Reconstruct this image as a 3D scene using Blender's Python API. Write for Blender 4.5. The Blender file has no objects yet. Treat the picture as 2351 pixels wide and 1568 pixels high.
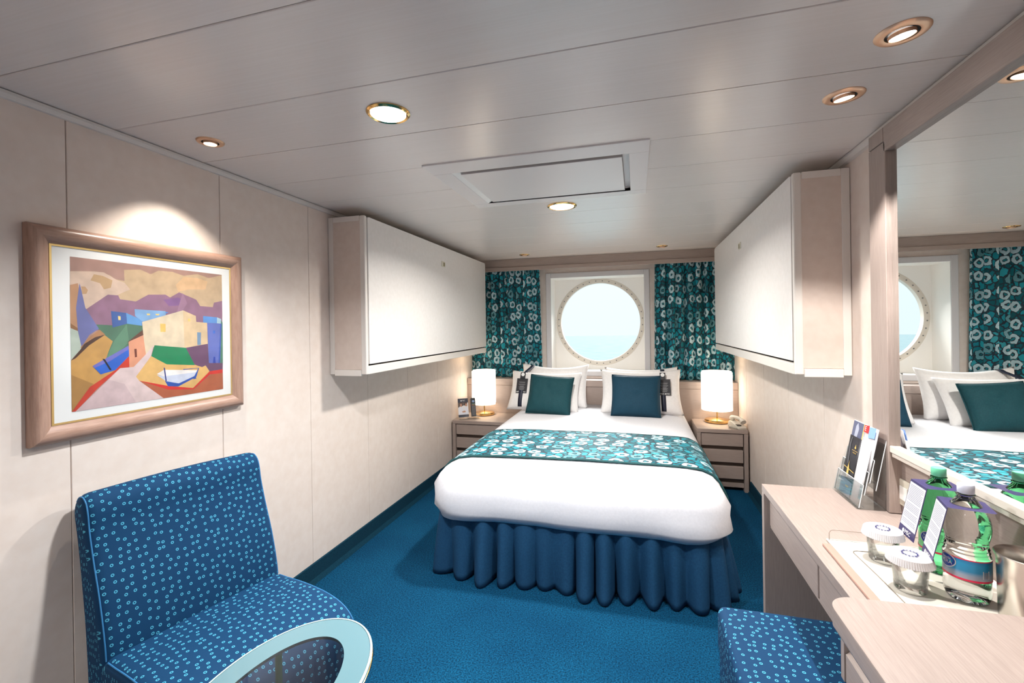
import bpy, bmesh, math, random
from mathutils import Vector, Matrix, noise
random.seed(7)
S = bpy.context.scene
COL = S.collection
R = math.radians

# ------------------------------------------------------------------ camera
F_PX, CX, CY = 1047.29, 1170.06, 749.49
YAW, PITCH, ROLL = 0.271998, -0.00139381, -0.0150051
fw = Vector((-math.sin(YAW) * math.cos(PITCH), math.cos(YAW) * math.cos(PITCH), math.sin(PITCH)))
r0 = Vector((math.cos(YAW), math.sin(YAW), 0))
u0 = r0.cross(fw)
rt = r0 * math.cos(ROLL) + u0 * math.sin(ROLL)
up = -r0 * math.sin(ROLL) + u0 * math.cos(ROLL)
cam_d = bpy.data.cameras.new('camera')
cam = bpy.data.objects.new('camera', cam_d)
COL.objects.link(cam)
cam.matrix_world = Matrix(((rt.x, up.x, -fw.x, 0), (rt.y, up.y, -fw.y, 0), (rt.z, up.z, -fw.z, 1.40), (0, 0, 0, 1)))
cam_d.sensor_fit = 'HORIZONTAL'
cam_d.sensor_width = 36
cam_d.lens = F_PX * 36 / 2351
cam_d.shift_x = (1175.5 - CX) / 2351
cam_d.shift_y = (CY - 784) / 2351
cam_d.clip_start = 0.02
cam_d.clip_end = 2000
S.camera = cam

# ------------------------------------------------------------------ render look
S.view_settings.view_transform = 'Standard'
S.view_settings.look = 'None'
S.view_settings.gamma = 1
S.view_settings.use_curve_mapping = False
S.view_settings.exposure = 0.05
S.cycles.max_bounces = 10
S.cycles.diffuse_bounces = 6
S.cycles.glossy_bounces = 5
S.cycles.transmission_bounces = 10
S.cycles.transparent_max_bounces = 16
S.cycles.caustics_reflective = False
S.cycles.caustics_refractive = False
S.cycles.sample_clamp_indirect = 6
S.cycles.use_denoising = True
S.cycles.blur_glossy = 0.5

# ------------------------------------------------------------------ world: pale hazy sky over the sea
W = bpy.data.worlds.new('sky')
S.world = W
W.use_nodes = True
wn, wl = W.node_tree.nodes, W.node_tree.links
wn.clear()
tc = wn.new('ShaderNodeTexCoord')
sx = wn.new('ShaderNodeSeparateXYZ')
rp = wn.new('ShaderNodeValToRGB')
rp.color_ramp.elements[0].position = 0.0
rp.color_ramp.elements[0].color = (0.80, 0.93, 0.97, 1)
rp.color_ramp.elements[1].position = 0.5
rp.color_ramp.elements[1].color = (0.90, 0.97, 1.0, 1)
bg = wn.new('ShaderNodeBackground')
bg.inputs['Strength'].default_value = 1.12
wo = wn.new('ShaderNodeOutputWorld')
wl.new(tc.outputs['Generated'], sx.inputs[0])
wl.new(sx.outputs['Z'], rp.inputs['Fac'])
wl.new(rp.outputs[0], bg.inputs['Color'])
wl.new(bg.outputs[0], wo.inputs['Surface'])

# hazy daylight outside the porthole
sd = bpy.data.lights.new('hazy_sun', 'SUN')
sd.energy = 13.0
sd.angle = R(50)
sd.color = (1.0, 0.98, 0.94)
so = bpy.data.objects.new('hazy_sun', sd)
COL.objects.link(so)
so.rotation_euler = Vector((-.10, -.85, -.50)).to_track_quat('-Z', 'Y').to_euler()

# lamp powers (the lamps themselves are built with their fittings further down)
P_DESK, P_PICTURE, P_OPAL, P_MID, P_REAR_FILL, P_PELMET = 70, 32, 26, 36, 13, 1.2
SHADE_GLOW = 2.6

# ------------------------------------------------------------------ materials
def nt(m):
    m.use_nodes = True
    return m.node_tree.nodes, m.node_tree.links, m.node_tree.nodes['Principled BSDF']

def mat(name, col, rough=0.5, metal=0.0, spec=0.5, **kw):
    m = bpy.data.materials.new(name)
    n, l, b = nt(m)
    b.inputs['Base Color'].default_value = (*col, 1)
    b.inputs['Roughness'].default_value = rough
    b.inputs['Metallic'].default_value = metal
    b.inputs['Specular IOR Level'].default_value = spec
    for k, v in kw.items():
        b.inputs[k.replace('_', ' ')].default_value = v
    return m

def nd(n, kind, **kw):
    x = n.new('ShaderNode' + kind)
    for k, v in kw.items():
        setattr(x, k, v)
    return x

def ramp(n, stops, interp='LINEAR'):
    x = n.new('ShaderNodeValToRGB')
    cr = x.color_ramp
    cr.interpolation = interp
    while len(cr.elements) > 1:
        cr.elements.remove(cr.elements[-1])
    cr.elements[0].position = stops[0][0]
    cr.elements[0].color = (*stops[0][1], 1)
    for p, c in stops[1:]:
        e = cr.elements.new(p)
        e.color = (*c, 1)
    return x

def mapped(n, l, coord, scale):
    t = n.new('ShaderNodeTexCoord')
    mp = n.new('ShaderNodeMapping')
    mp.inputs['Scale'].default_value = scale
    l.new(t.outputs[coord], mp.inputs['Vector'])
    return mp

def wood(name, scale, c1, c2, rough=0.42):
    m = bpy.data.materials.new(name)
    n, l, b = nt(m)
    mp = mapped(n, l, 'Object', scale)
    nz = nd(n, 'TexNoise')
    nz.inputs['Scale'].default_value = 3.0
    nz.inputs['Detail'].default_value = 6
    nz.inputs['Roughness'].default_value = 0.65
    nz.inputs['Distortion'].default_value = 0.4
    l.new(mp.outputs[0], nz.inputs['Vector'])
    r = ramp(n, [(0.33, c1), (0.68, c2)])
    l.new(nz.outputs['Fac'], r.inputs['Fac'])
    l.new(r.outputs[0], b.inputs['Base Color'])
    b.inputs['Roughness'].default_value = rough
    bp = nd(n, 'Bump')
    bp.inputs['Strength'].default_value = 0.12
    bp.inputs['Distance'].default_value = 0.001
    l.new(nz.outputs['Fac'], bp.inputs['Height'])
    l.new(bp.outputs[0], b.inputs['Normal'])
    return m

WD1, WD2 = (0.315, 0.248, 0.218), (0.395, 0.318, 0.283)
wood_x = wood('oak_along_x', (4, 110, 110), WD1, WD2)
wood_y = wood('oak_along_y', (110, 4, 110), WD1, WD2)
wood_z = wood('oak_along_z', (110, 110, 4), WD1, WD2)
FR1, FR2 = (0.30, 0.175, 0.13), (0.42, 0.265, 0.20)
frame_y = wood('picture_oak_y', (60, 5, 60), FR1, FR2, 0.33)
frame_z = wood('picture_oak_z', (60, 60, 5), FR1, FR2, 0.33)

def speckle(name, c1, c2, scale, rough=0.6, bump=0.0, stretch=(1, 1, 1), spec=0.5, detail=4):
    m = bpy.data.materials.new(name)
    n, l, b = nt(m)
    mp = mapped(n, l, 'Object', stretch)
    nz = nd(n, 'TexNoise')
    nz.inputs['Scale'].default_value = scale
    nz.inputs['Detail'].default_value = detail
    l.new(mp.outputs[0], nz.inputs['Vector'])
    r = ramp(n, [(0.3, c1), (0.7, c2)])
    l.new(nz.outputs['Fac'], r.inputs['Fac'])
    l.new(r.outputs[0], b.inputs['Base Color'])
    b.inputs['Roughness'].default_value = rough
    b.inputs['Specular IOR Level'].default_value = spec
    if bump:
        bp = nd(n, 'Bump')
        bp.inputs['Strength'].default_value = bump
        bp.inputs['Distance'].default_value = 0.004
        l.new(nz.outputs['Fac'], bp.inputs['Height'])
        l.new(bp.outputs[0], b.inputs['Normal'])
    return m

wall_m = speckle('wall_laminate', (0.725, 0.62, 0.55), (0.77, 0.675, 0.61), 22, 0.5, spec=0.35)
ceil_m = speckle('ceiling_strip_enamel', (0.755, 0.69, 0.65), (0.785, 0.725, 0.69), 3, 0.25, stretch=(1, 60, 1), spec=0.8)
hatch_m = mat('hatch_enamel', (0.76, 0.72, 0.705), 0.34)
dark_m = mat('dark_gap', (0.015, 0.013, 0.012), 0.9)
cream_m = mat('cream_enamel', (0.76, 0.71, 0.66), 0.4)
bunk_m = speckle('bunk_laminate', (0.82, 0.785, 0.755), (0.86, 0.825, 0.80), 40, 0.42)
bunk_end_m = speckle('bunk_end_laminate', (0.66, 0.55, 0.48), (0.70, 0.595, 0.525), 30, 0.5)
trim_m = mat('trim_grey', (0.66, 0.62, 0.59), 0.45)
white_m = mat('white_paint', (0.92, 0.90, 0.865), 0.45)
alu_m = mat('window_frame_grey', (0.62, 0.61, 0.62), 0.4)
gold_m = mat('polished_brass', (0.80, 0.52, 0.20), 0.16, 1.0)
copper_m = mat('satin_brass', (0.80, 0.50, 0.32), 0.38, 0.65)
steel_m = mat('brushed_steel', (0.62, 0.58, 0.53), 0.26, 1.0)
ivory_m = mat('ivory_plastic', (0.70, 0.66, 0.55), 0.35)
linen_m = speckle('white_linen', (0.70, 0.70, 0.735), (0.75, 0.75, 0.785), 90, 0.85, 0.06, spec=0.2)
pillow_m = speckle('white_cotton', (0.82, 0.80, 0.79), (0.88, 0.86, 0.85), 60, 0.85, 0.08, spec=0.2)
skirt_m = speckle('navy_skirt_cloth', (0.007, 0.044, 0.105), (0.010, 0.06, 0.135), 120, 0.8, 0.05, spec=0.2)
teal_m = speckle('teal_velvet', (0.004, 0.045, 0.058), (0.007, 0.062, 0.076), 150, 0.75, 0.08, spec=0.3)
navy_m = speckle('navy_velvet', (0.004, 0.036, 0.068), (0.006, 0.05, 0.088), 150, 0.75, 0.08, spec=0.3)
band_m = mat('navy_band', (0.010, 0.014, 0.035), 0.5)
card_black = mat('black_card', (0.018, 0.017, 0.022), 0.45)
ink_white = mat('white_ink', (0.85, 0.85, 0.85), 0.5)
ink_grey = mat('grey_ink', (0.30, 0.30, 0.32), 0.5)
ink_navy = mat('navy_ink', (0.03, 0.03, 0.13), 0.5)
paper_m = mat('white_paper', (0.76, 0.75, 0.76), 0.6)
purple_m = mat('purple_card', (0.030, 0.022, 0.095), 0.5)
mirror_m = mat('mirror_silver', (0.92, 0.93, 0.92), 0.005, 1.0)
piping_m = mat('teal_piping', (0.003, 0.06, 0.065), 0.7)
baseb_m = speckle('carpet_cove', (0.003, 0.022, 0.042), (0.006, 0.045, 0.075), 220, 0.95, 0.4, spec=0.1)

def carpet():
    m = bpy.data.materials.new('blue_carpet')
    n, l, b = nt(m)
    mp = mapped(n, l, 'Object', (1, 1, 1))
    big = nd(n, 'TexNoise')
    big.inputs['Scale'].default_value = 2.2
    big.inputs['Detail'].default_value = 3
    fine = nd(n, 'TexNoise')
    fine.inputs['Scale'].default_value = 150
    fine.inputs['Detail'].default_value = 3
    l.new(mp.outputs[0], big.inputs['Vector'])
    l.new(mp.outputs[0], fine.inputs['Vector'])
    r1 = ramp(n, [(0.35, (0.002, 0.046, 0.108)), (0.65, (0.003, 0.060, 0.132))])
    l.new(big.outputs['Fac'], r1.inputs['Fac'])
    r2 = ramp(n, [(0.34, (0.40, 0.42, 0.45)), (0.66, (1.6, 1.55, 1.5))])
    l.new(fine.outputs['Fac'], r2.inputs['Fac'])
    mx = nd(n, 'MixRGB', blend_type='MULTIPLY')
    mx.inputs['Fac'].default_value = 1
    l.new(r1.outputs[0], mx.inputs[1])
    l.new(r2.outputs[0], mx.inputs[2])
    l.new(mx.outputs[0], b.inputs['Base Color'])
    b.inputs['Roughness'].default_value = 0.95
    b.inputs['Specular IOR Level'].default_value = 0.1
    b.inputs['Sheen Weight'].default_value = 0.0
    bp = nd(n, 'Bump')
    bp.inputs['Strength'].default_value = 0.8
    bp.inputs['Distance'].default_value = 0.006
    l.new(fine.outputs['Fac'], bp.inputs['Height'])
    l.new(bp.outputs[0], b.inputs['Normal'])
    return m
carpet_m = carpet()

def ringed(name, base, ring, scale, ro, ri, rnd=0.55, sheen=0.0):
    """upholstery woven with little ring dots, laid out in UV metres"""
    m = bpy.data.materials.new(name)
    n, l, b = nt(m)
    mp = mapped(n, l, 'UV', (1, 1, 1))
    v = nd(n, 'TexVoronoi', voronoi_dimensions='2D')
    v.inputs['Scale'].default_value = scale
    v.inputs['Randomness'].default_value = rnd
    l.new(mp.outputs[0], v.inputs['Vector'])
    r = ramp(n, [(0, base), (max(ri - .025, 0), base), (ri, ring), (ro, ring), (ro + .03, base)])
    l.new(v.outputs['Distance'], r.inputs['Fac'])
    l.new(r.outputs[0], b.inputs['Base Color'])
    b.inputs['Roughness'].default_value = 0.8
    b.inputs['Specular IOR Level'].default_value = 0.2
    b.inputs['Sheen Weight'].default_value = sheen
    b.inputs['Sheen Tint'].default_value = (0.3, 0.6, 1, 1)
    bp = nd(n, 'Bump')
    bp.inputs['Strength'].default_value = 0.25
    bp.inputs['Distance'].default_value = 0.002
    l.new(r.outputs[0], bp.inputs['Height'])
    l.new(bp.outputs[0], b.inputs['Normal'])
    return m
chair_m = ringed('blue_ring_fabric', (0.002, 0.036, 0.100), (0.07, 0.36, 0.52), 41, 0.17, 0.105)

def floral(name):
    m = bpy.data.materials.new(name)
    n, l, b = nt(m)
    mp = mapped(n, l, 'UV', (1, 1, 1))
    wob = nd(n, 'TexNoise', noise_dimensions='2D')
    wob.inputs['Scale'].default_value = 26
    wob.inputs['Detail'].default_value = 1
    l.new(mp.outputs[0], wob.inputs['Vector'])
    sub = nd(n, 'VectorMath', operation='SUBTRACT')
    sub.inputs[1].default_value = (.5, .5, .5)
    l.new(wob.outputs['Color'], sub.inputs[0])
    sc = nd(n, 'VectorMath', operation='SCALE')
    sc.inputs['Scale'].default_value = 0.03
    l.new(sub.outputs[0], sc.inputs[0])
    ad = nd(n, 'VectorMath', operation='ADD')
    l.new(mp.outputs[0], ad.inputs[0])
    l.new(sc.outputs[0], ad.inputs[1])
    # leaves
    ve = nd(n, 'TexVoronoi', voronoi_dimensions='2D', feature='DISTANCE_TO_EDGE')
    ve.inputs['Scale'].default_value = 20
    vc = nd(n, 'TexVoronoi', voronoi_dimensions='2D')
    vc.inputs['Scale'].default_value = 20
    l.new(ad.outputs[0], ve.inputs['Vector'])
    l.new(ad.outputs[0], vc.inputs['Vector'])
    sp = nd(n, 'SeparateColor')
    l.new(vc.outputs['Color'], sp.inputs[0])
    leaf = ramp(n, [(0.0, (0.003, 0.07, 0.09)), (0.3, (0.004, 0.13, 0.165)), (0.55, (0.007, 0.22, 0.285)), (0.85, (0.015, 0.30, 0.37)), (1, (0.05, 0.34, 0.40))])
    l.new(sp.outputs[0], leaf.inputs['Fac'])
    edge = ramp(n, [(0.10, (0, 0, 0)), (0.14, (1, 1, 1))])
    l.new(ve.outputs['Distance'], edge.inputs['Fac'])
    m1 = nd(n, 'MixRGB')
    m1.inputs[1].default_value = (0.02, 0.035, 0.05, 1)
    l.new(edge.outputs[0], m1.inputs['Fac'])
    l.new(leaf.outputs[0], m1.inputs[2])
    # flowers
    vf = nd(n, 'TexVoronoi', voronoi_dimensions='2D')
    vf.inputs['Scale'].default_value = 8.2
    vf.inputs['Randomness'].default_value = 0.5
    l.new(ad.outputs[0], vf.inputs['Vector'])
    fl = ramp(n, [(0, (0.01, 0.19, 0.23)), (0.075, (0.01, 0.19, 0.23)), (0.085, (0.02, 0.03, 0.045)), (0.125, (0.02, 0.03, 0.045)),
                  (0.135, (0.40, 0.57, 0.63)), (0.315, (0.47, 0.63, 0.68)), (0.325, (0.02, 0.035, 0.05))])
    l.new(vf.outputs['Distance'], fl.inputs['Fac'])
    fm = ramp(n, [(0.355, (1, 1, 1)), (0.365, (0, 0, 0))])
    l.new(vf.outputs['Distance'], fm.inputs['Fac'])
    m2 = nd(n, 'MixRGB')
    l.new(fm.outputs[0], m2.inputs['Fac'])
    l.new(m1.outputs[0], m2.inputs[1])
    spf = nd(n, 'SeparateColor')
    l.new(vf.outputs['Color'], spf.inputs[0])
    dim = ramp(n, [(0.0, (0.22, 0.42, 0.44)), (0.28, (0.30, 0.52, 0.55)), (0.34, (1, 1, 1))])
    l.new(spf.outputs[0], dim.inputs['Fac'])
    mdim = nd(n, 'MixRGB', blend_type='MULTIPLY')
    mdim.inputs['Fac'].default_value = 1
    l.new(fl.outputs[0], mdim.inputs[1])
    l.new(dim.outputs[0], mdim.inputs[2])
    l.new(mdim.outputs[0], m2.inputs[2])
    l.new(m2.outputs[0], b.inputs['Base Color'])
    b.inputs['Roughness'].default_value = 0.7
    b.inputs['Specular IOR Level'].default_value = 0.25
    return m
floral_m = floral('teal_floral_fabric')

def emit(name, col, s):
    m = bpy.data.materials.new(name)
    n, l, b = nt(m)
    b.inputs['Base Color'].default_value = (*col, 1)
    b.inputs['Emission Color'].default_value = (*col, 1)
    b.inputs['Emission Strength'].default_value = s
    b.inputs['Roughness'].default_value = 0.4
    return m
bulb_m = emit('halogen_bulb', (1.0, 0.96, 0.92), 20)
warm_bulb_m = emit('warm_bulb', (1.0, 0.86, 0.70), 9)
opal_m = emit('opal_glass', (0.86, 0.95, 1.0), 9)
mid_opal_m = emit('warm_opal_glass', (1.0, 0.95, 0.84), 13)
faint_m = emit('pelmet_bulb', (1.0, 0.85, 0.6), 4)
shade_m = emit('lit_lamp_shade', (1.0, 0.91, 0.77), SHADE_GLOW)

def glass(name, col, alpha=0.12, rough=0.03, gain=0.75):
    """thin clear sheet: mostly see-through, fresnel gloss on top"""
    m = bpy.data.materials.new(name)
    m.use_nodes = True
    n, l = m.node_tree.nodes, m.node_tree.links
    n.clear()
    o = n.new('ShaderNodeOutputMaterial')
    t = n.new('ShaderNodeBsdfTransparent')
    t.inputs[0].default_value = (*col, 1)
    g = n.new('ShaderNodeBsdfGlossy')
    g.inputs['Roughness'].default_value = rough
    f = n.new('ShaderNodeFresnel')
    f.inputs[0].default_value = 1.45
    mul = n.new('ShaderNodeMath')
    mul.operation = 'MULTIPLY_ADD'
    mul.inputs[1].default_value = gain
    mul.inputs[2].default_value = alpha * 0.2
    mx = n.new('ShaderNodeMixShader')
    l.new(f.outputs[0], mul.inputs[0])
    l.new(mul.outputs[0], mx.inputs[0])
    l.new(t.outputs[0], mx.inputs[1])
    l.new(g.outputs[0], mx.inputs[2])
    l.new(mx.outputs[0], o.inputs[0])
    return m
pane_m = glass('porthole_pane', (0.98, 0.99, 1.0), 0.0, gain=0.08)
acrylic_m = glass('clear_acrylic', (0.975, 0.985, 0.985), 0.15, gain=0.5)
acrylic_edge = mat('acrylic_edge', (0.92, 0.95, 0.96), 0.2)
picture_glass = glass('picture_glass', (0.995, 0.995, 0.995), 0.0, 0.05, gain=0.25)
smoke_glass = glass('tabletop_glass', (0.62, 0.58, 0.57), 0.2, 0.02)
frost_m = mat('frosted_ring', (0.115, 0.215, 0.245), 0.25, Coat_Weight=0.3)
tumbler_m = glass('tumbler_glass', (0.975, 0.985, 0.98), 0.2, 0.02, gain=0.8)
pet_m = glass('clear_bottle', (0.90, 0.955, 0.95), 0.9, 0.06)
green_m = glass('green_bottle', (0.10, 0.66, 0.30), 0.7, 0.06)
water_m = glass('bottle_water', (0.90, 0.96, 0.96), 0.5, 0.02)
cap_green = mat('green_cap', (0.20, 0.75, 0.45), 0.35, Transmission_Weight=0.2)
cap_white = mat('white_cap', (0.72, 0.75, 0.86), 0.35)

# ------------------------------------------------------------------ mesh helpers
WL = {}

def thing(name, label, cat, loc, rot=None, group=None, kind=None):
    o = bpy.data.objects.new(name, None)
    COL.objects.link(o)
    o.empty_display_size = 0.05
    o.location = loc
    if rot is not None:
        o.rotation_euler = rot
        WL[o] = Vector((0, 0, 0))
    else:
        WL[o] = Vector(loc)
    tag(o, label, cat, group, kind)
    return o

def tag(o, label=None, cat=None, group=None, kind=None):
    if label: o['label'] = label
    if cat: o['category'] = cat
    if group: o['group'] = group
    if kind: o['kind'] = kind
    return o

def obj(name, bm, m, parent=None, smooth=False, kind=None, label=None, mods=None):
    me = bpy.data.meshes.new(name)
    if parent is not None:
        off = WL[parent]
        bmesh.ops.translate(bm, vec=-off, verts=bm.verts)
    bm.normal_update()
    bm.to_mesh(me)
    bm.free()
    for x in (m if isinstance(m, (list, tuple)) else [m]):
        me.materials.append(x)
    if smooth:
        for p in me.polygons:
            p.use_smooth = True
        if smooth != 'all':
            me.set_sharp_from_angle(angle=R(40))
    o = bpy.data.objects.new(name, me)
    COL.objects.link(o)
    if parent is not None:
        o.parent = parent
        WL[o] = WL[parent]
    else:
        WL[o] = Vector((0, 0, 0))
    if kind: o['kind'] = kind
    if label: o['label'] = label
    return o

def struct(name, bm, m, smooth=False):
    return obj(name, bm, m, None, smooth, 'structure')

NB = bmesh.new

def box(bm, x0, x1, y0, y1, z0, z1, bev=0.0, seg=2, mi=0):
    vs = [bm.verts.new((x, y, z)) for z in (z0, z1) for y in (y0, y1) for x in (x0, x1)]
    fs = [bm.faces.new([vs[i] for i in q]) for q in ((0, 2, 3, 1), (4, 5, 7, 6), (0, 1, 5, 4), (2, 6, 7, 3), (0, 4, 6, 2), (1, 3, 7, 5))]
    for f in fs: f.material_index = mi
    if bev:
        es = {e for f in fs for e in f.edges}
        g = bmesh.ops.bevel(bm, geom=list(es), offset=bev, segments=seg, affect='EDGES', profile=0.5, clamp_overlap=True)
        for f in g['faces']: f.material_index = mi
    return bm

def boxes(*bs, bev=0.0, seg=2):
    bm = NB()
    for b in bs: box(bm, *b, bev=bev, seg=seg)
    return bm

def lathe(prof, cx=0, cy=0, n=32, bm=None, mi=0, M=None):
    bm = bm or NB()
    rings = []
    for r, z in prof:
        if r < 1e-6:
            v = Vector((0, 0, z))
            rings.append([bm.verts.new((M @ v) if M else (cx, cy, z))])
        else:
            ring = []
            for i in range(n):
                a = 2 * math.pi * i / n
                v = Vector((r * math.cos(a), r * math.sin(a), z))
                v = (M @ v) if M else v + Vector((cx, cy, 0))
                ring.append(bm.verts.new(v))
            rings.append(ring)
    for a, b in zip(rings, rings[1:]):
        for i in range(n):
            j = (i + 1) % n
            if len(a) == 1 and len(b) == 1: continue
            if len(a) == 1: f = bm.faces.new((a[0], b[j], b[i]))
            elif len(b) == 1: f = bm.faces.new((a[i], a[j], b[0]))
            else: f = bm.faces.new((a[i], a[j], b[j], b[i]))
            f.material_index = mi
    return bm

def prism(pts, axis, a0, a1, bm=None, bev=0.0, mi=0):
    """extrude a 2D polygon along axis; pts are the two other coordinates in xyz order"""
    bm = bm or NB()
    def v(p, a):
        c = list(p)
        c.insert('xyz'.index(axis), a)
        return bm.verts.new(c)
    A = [v(p, a0) for p in pts]
    B = [v(p, a1) for p in pts]
    fs = [bm.faces.new(A), bm.faces.new(B[::-1])]
    n = len(pts)
    for i in range(n):
        fs.append(bm.faces.new((A[i], B[i], B[(i + 1) % n], A[(i + 1) % n])))
    for f in fs: f.material_index = mi
    if bev:
        es = {e for f in fs[:2] for e in f.edges}
        bmesh.ops.bevel(bm, geom=list(es), offset=bev, segments=2, affect='EDGES', profile=0.5)
    bmesh.ops.recalc_face_normals(bm, faces=bm.faces)
    return bm

def tube(pts, r, n=10, bm=None, closed=False, mi=0):
    bm = bm or NB()
    P = [Vector(p) for p in pts]
    rings = []
    for i, p in enumerate(P):
        if closed: d = P[(i + 1) % len(P)] - P[i - 1]
        else: d = P[min(i + 1, len(P) - 1)] - P[max(i - 1, 0)]
        d.normalize()
        u = d.orthogonal() if abs(d.z) > .9 else d.cross(Vector((0, 0, 1)))
        u.normalize()
        w = d.cross(u)
        rr = r[i] if isinstance(r, (list, tuple)) else r
        rings.append([bm.verts.new(p + u * (rr * math.cos(2 * math.pi * k / n)) + w * (rr * math.sin(2 * math.pi * k / n))) for k in range(n)])
    m = len(rings)
    for i in range(m if closed else m - 1):
        a, b = rings[i], rings[(i + 1) % m]
        for k in range(n):
            f = bm.faces.new((a[k], a[(k + 1) % n], b[(k + 1) % n], b[k]))
            f.material_index = mi
    if not closed:
        bm.faces.new(rings[0][::-1]).material_index = mi
        bm.faces.new(rings[-1]).material_index = mi
    return bm

def grid(nu, nv, fn, bm=None, uv=None, mi=0, closed_u=False):
    bm = bm or NB()
    V = [[bm.verts.new(fn(i, j)) for i in range(nu)] for j in range(nv)]
    L = bm.loops.layers.uv.verify() if uv else None
    for j in range(nv - 1):
        for i in range(nu if closed_u else nu - 1):
            i2 = (i + 1) % nu
            f = bm.faces.new((V[j][i], V[j][i2], V[j + 1][i2], V[j + 1][i]))
            f.material_index = mi
            if uv:
                for lp, (a, b) in zip(f.loops, ((i, j), (i + 1, j), (i + 1, j + 1), (i, j + 1))):
                    lp[L].uv = uv(a, b)
    return bm

def poly(bm, pts, mi=0):
    f = bm.faces.new([bm.verts.new(p) for p in pts])
    f.material_index = mi
    return f

def text_bm(s, size, M, m_index=0, extrude=0.0, wrap=None):
    cu = bpy.data.curves.new('lettering', 'FONT')
    cu.body = s
    cu.size = size
    cu.align_x = 'CENTER'
    cu.align_y = 'CENTER'
    cu.extrude = extrude
    cu.resolution_u = 2
    o = bpy.data.objects.new('lettering', cu)
    COL.objects.link(o)
    dg = bpy.context.evaluated_depsgraph_get()
    me = bpy.data.meshes.new_from_object(o.evaluated_get(dg))
    bpy.data.objects.remove(o)
    bpy.data.curves.remove(cu)
    bm = NB()
    bm.from_mesh(me)
    bpy.data.meshes.remove(me)
    for v in bm.verts:
        v.co = wrap(v.co) if wrap else M @ v.co
    return bm

def frame_of(origin, xdir, ydir):
    """matrix whose local x,y lie in a sheet, z out of it"""
    x = Vector(xdir).normalized()
    y = Vector(ydir)
    y = (y - x * y.dot(x)).normalized()
    z = x.cross(y)
    o = Vector(origin)
    return Matrix(((x.x, y.x, z.x, o.x), (x.y, y.y, z.y, o.y), (x.z, y.z, z.z, o.z), (0, 0, 0, 1)))

def sheet(M, x0, x1, y0, y1, t=0.0, bm=None, mi=0):
    """thin slab in the local frame M, thickness t behind its face"""
    bm = bm or NB()
    pts = [(x0, y0), (x1, y0), (x1, y1), (x0, y1)]
    if t == 0:
        poly(bm, [M @ Vector((x, y, 0)) for x, y in pts], mi)
        return bm
    A = [bm.verts.new(M @ Vector((x, y, 0))) for x, y in pts]
    B = [bm.verts.new(M @ Vector((x, y, -t))) for x, y in pts]
    bm.faces.new(A).material_index = mi
    bm.faces.new(B[::-1]).material_index = mi
    for i in range(4):
        bm.faces.new((A[i], B[i], B[(i + 1) % 4], A[(i + 1) % 4])).material_index = mi
    return bm

def light(name, kind, loc, power, parent=None, rot=None, col=(1, 1, 1), **kw):
    d = bpy.data.lights.new(name, kind)
    d.energy = power
    d.color = col
    for k, v in kw.items(): setattr(d, k, v)
    o = bpy.data.objects.new(name, d)
    COL.objects.link(o)
    if parent is not None:
        o.parent = parent
        loc = Vector(loc) - WL[parent]
    o.location = loc
    if rot is not None: o.rotation_euler = rot
    return o

# ------------------------------------------------------------------ room shell
XL, XR, YF, YB, H = -1.745, 0.88, -1.55, 4.74, 2.10
struct('floor', boxes((XL - .05, XR + .05, YF, YB, -0.04, 0)), carpet_m)

def panelled(name, x, side, seams, y0, y1, label=None):
    back = struct(name, boxes((x, x + side * .05, y0, y1, 0, 2.2)), dark_m)
    ys = [y0] + sorted(s for s in seams if y0 < s < y1) + [y1]
    g = 0.0011
    for a, b in zip(ys, ys[1:]):
        bm = NB()
        xa, xb = sorted((x, x - side * .010))
        box(bm, xa, xb, a + g, b - g, 0.0, 2.12, bev=0.0016, seg=1)
        obj('panel', bm, wall_m, back)
    return back
panelled('wall_left', XL - .010, -1, [1.024 + .5555 * k for k in range(-4, 7)], YF, YB)
panelled('wall_right', XR + .010, 1, [3.123 - .551 * k for k in range(-2, 8)], YF, YB)
struct('wall_front', boxes((XL - .05, XR + .05, YF - .05, YF, 0, 2.2)), wall_m)

# ceiling: metal strips running across the cabin, a hatch let into them
HX0, HX1, HY0, HY1 = -0.888, 0.058, 1.803, 2.535
ceil = struct('ceiling', boxes((XL - .05, XR + .05, YF, YB + .05, H + .02, H + .07)), dark_m)
ys = [YF] + [0.8275 + .3335 * k for k in range(-7, 12)] + [YB + .05]
for a, b in zip(ys, ys[1:]):
    if b - a < .02: continue
    g = .0012
    lo, hi = max(a, HY0), min(b, HY1)
    bm = NB()
    if hi <= lo:
        box(bm, XL - .01, XR + .01, a + g, b - g, H, H + .015, bev=.0018, seg=1)
    else:
        box(bm, XL - .01, HX0 + .02, a + g, b - g, H, H + .015)
        box(bm, HX1 - .02, XR + .01, a + g, b - g, H, H + .015)
        if a < HY0 - .002: box(bm, HX0 + .02, HX1 - .02, a + g, HY0 + .02, H, H + .015)
        if b > HY1 + .002: box(bm, HX0 + .02, HX1 - .02, HY1 - .02, b - g, H, H + .015)
    obj('panel', bm, ceil_m, ceil)

# cornice strips and carpet coves
struct('trim_left', prism([(XL, 2.075), (XL + .010, 2.076), (XL + .016, 2.088), (XL + .016, 2.097), (XL, 2.0985)], 'y', YF, YB), trim_m)
struct('trim_right', prism([(XR, 2.072), (XR - .016, 2.074), (XR - .024, 2.088), (XR - .024, 2.097), (XR, 2.0985)], 'y', YF, YB), trim_m)
struct('baseboard_left', prism([(XL, 0.001), (XL + .03, 0.001), (XL + .014, .025), (XL + .010, .10), (XL, .102)], 'y', YF, 4.53), baseb_m)
struct('baseboard_right', prism([(XR, 0.001), (XR - .03, 0.001), (XR - .014, .025), (XR - .010, .10), (XR, .102)], 'y', YF, 4.10), baseb_m)

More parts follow.
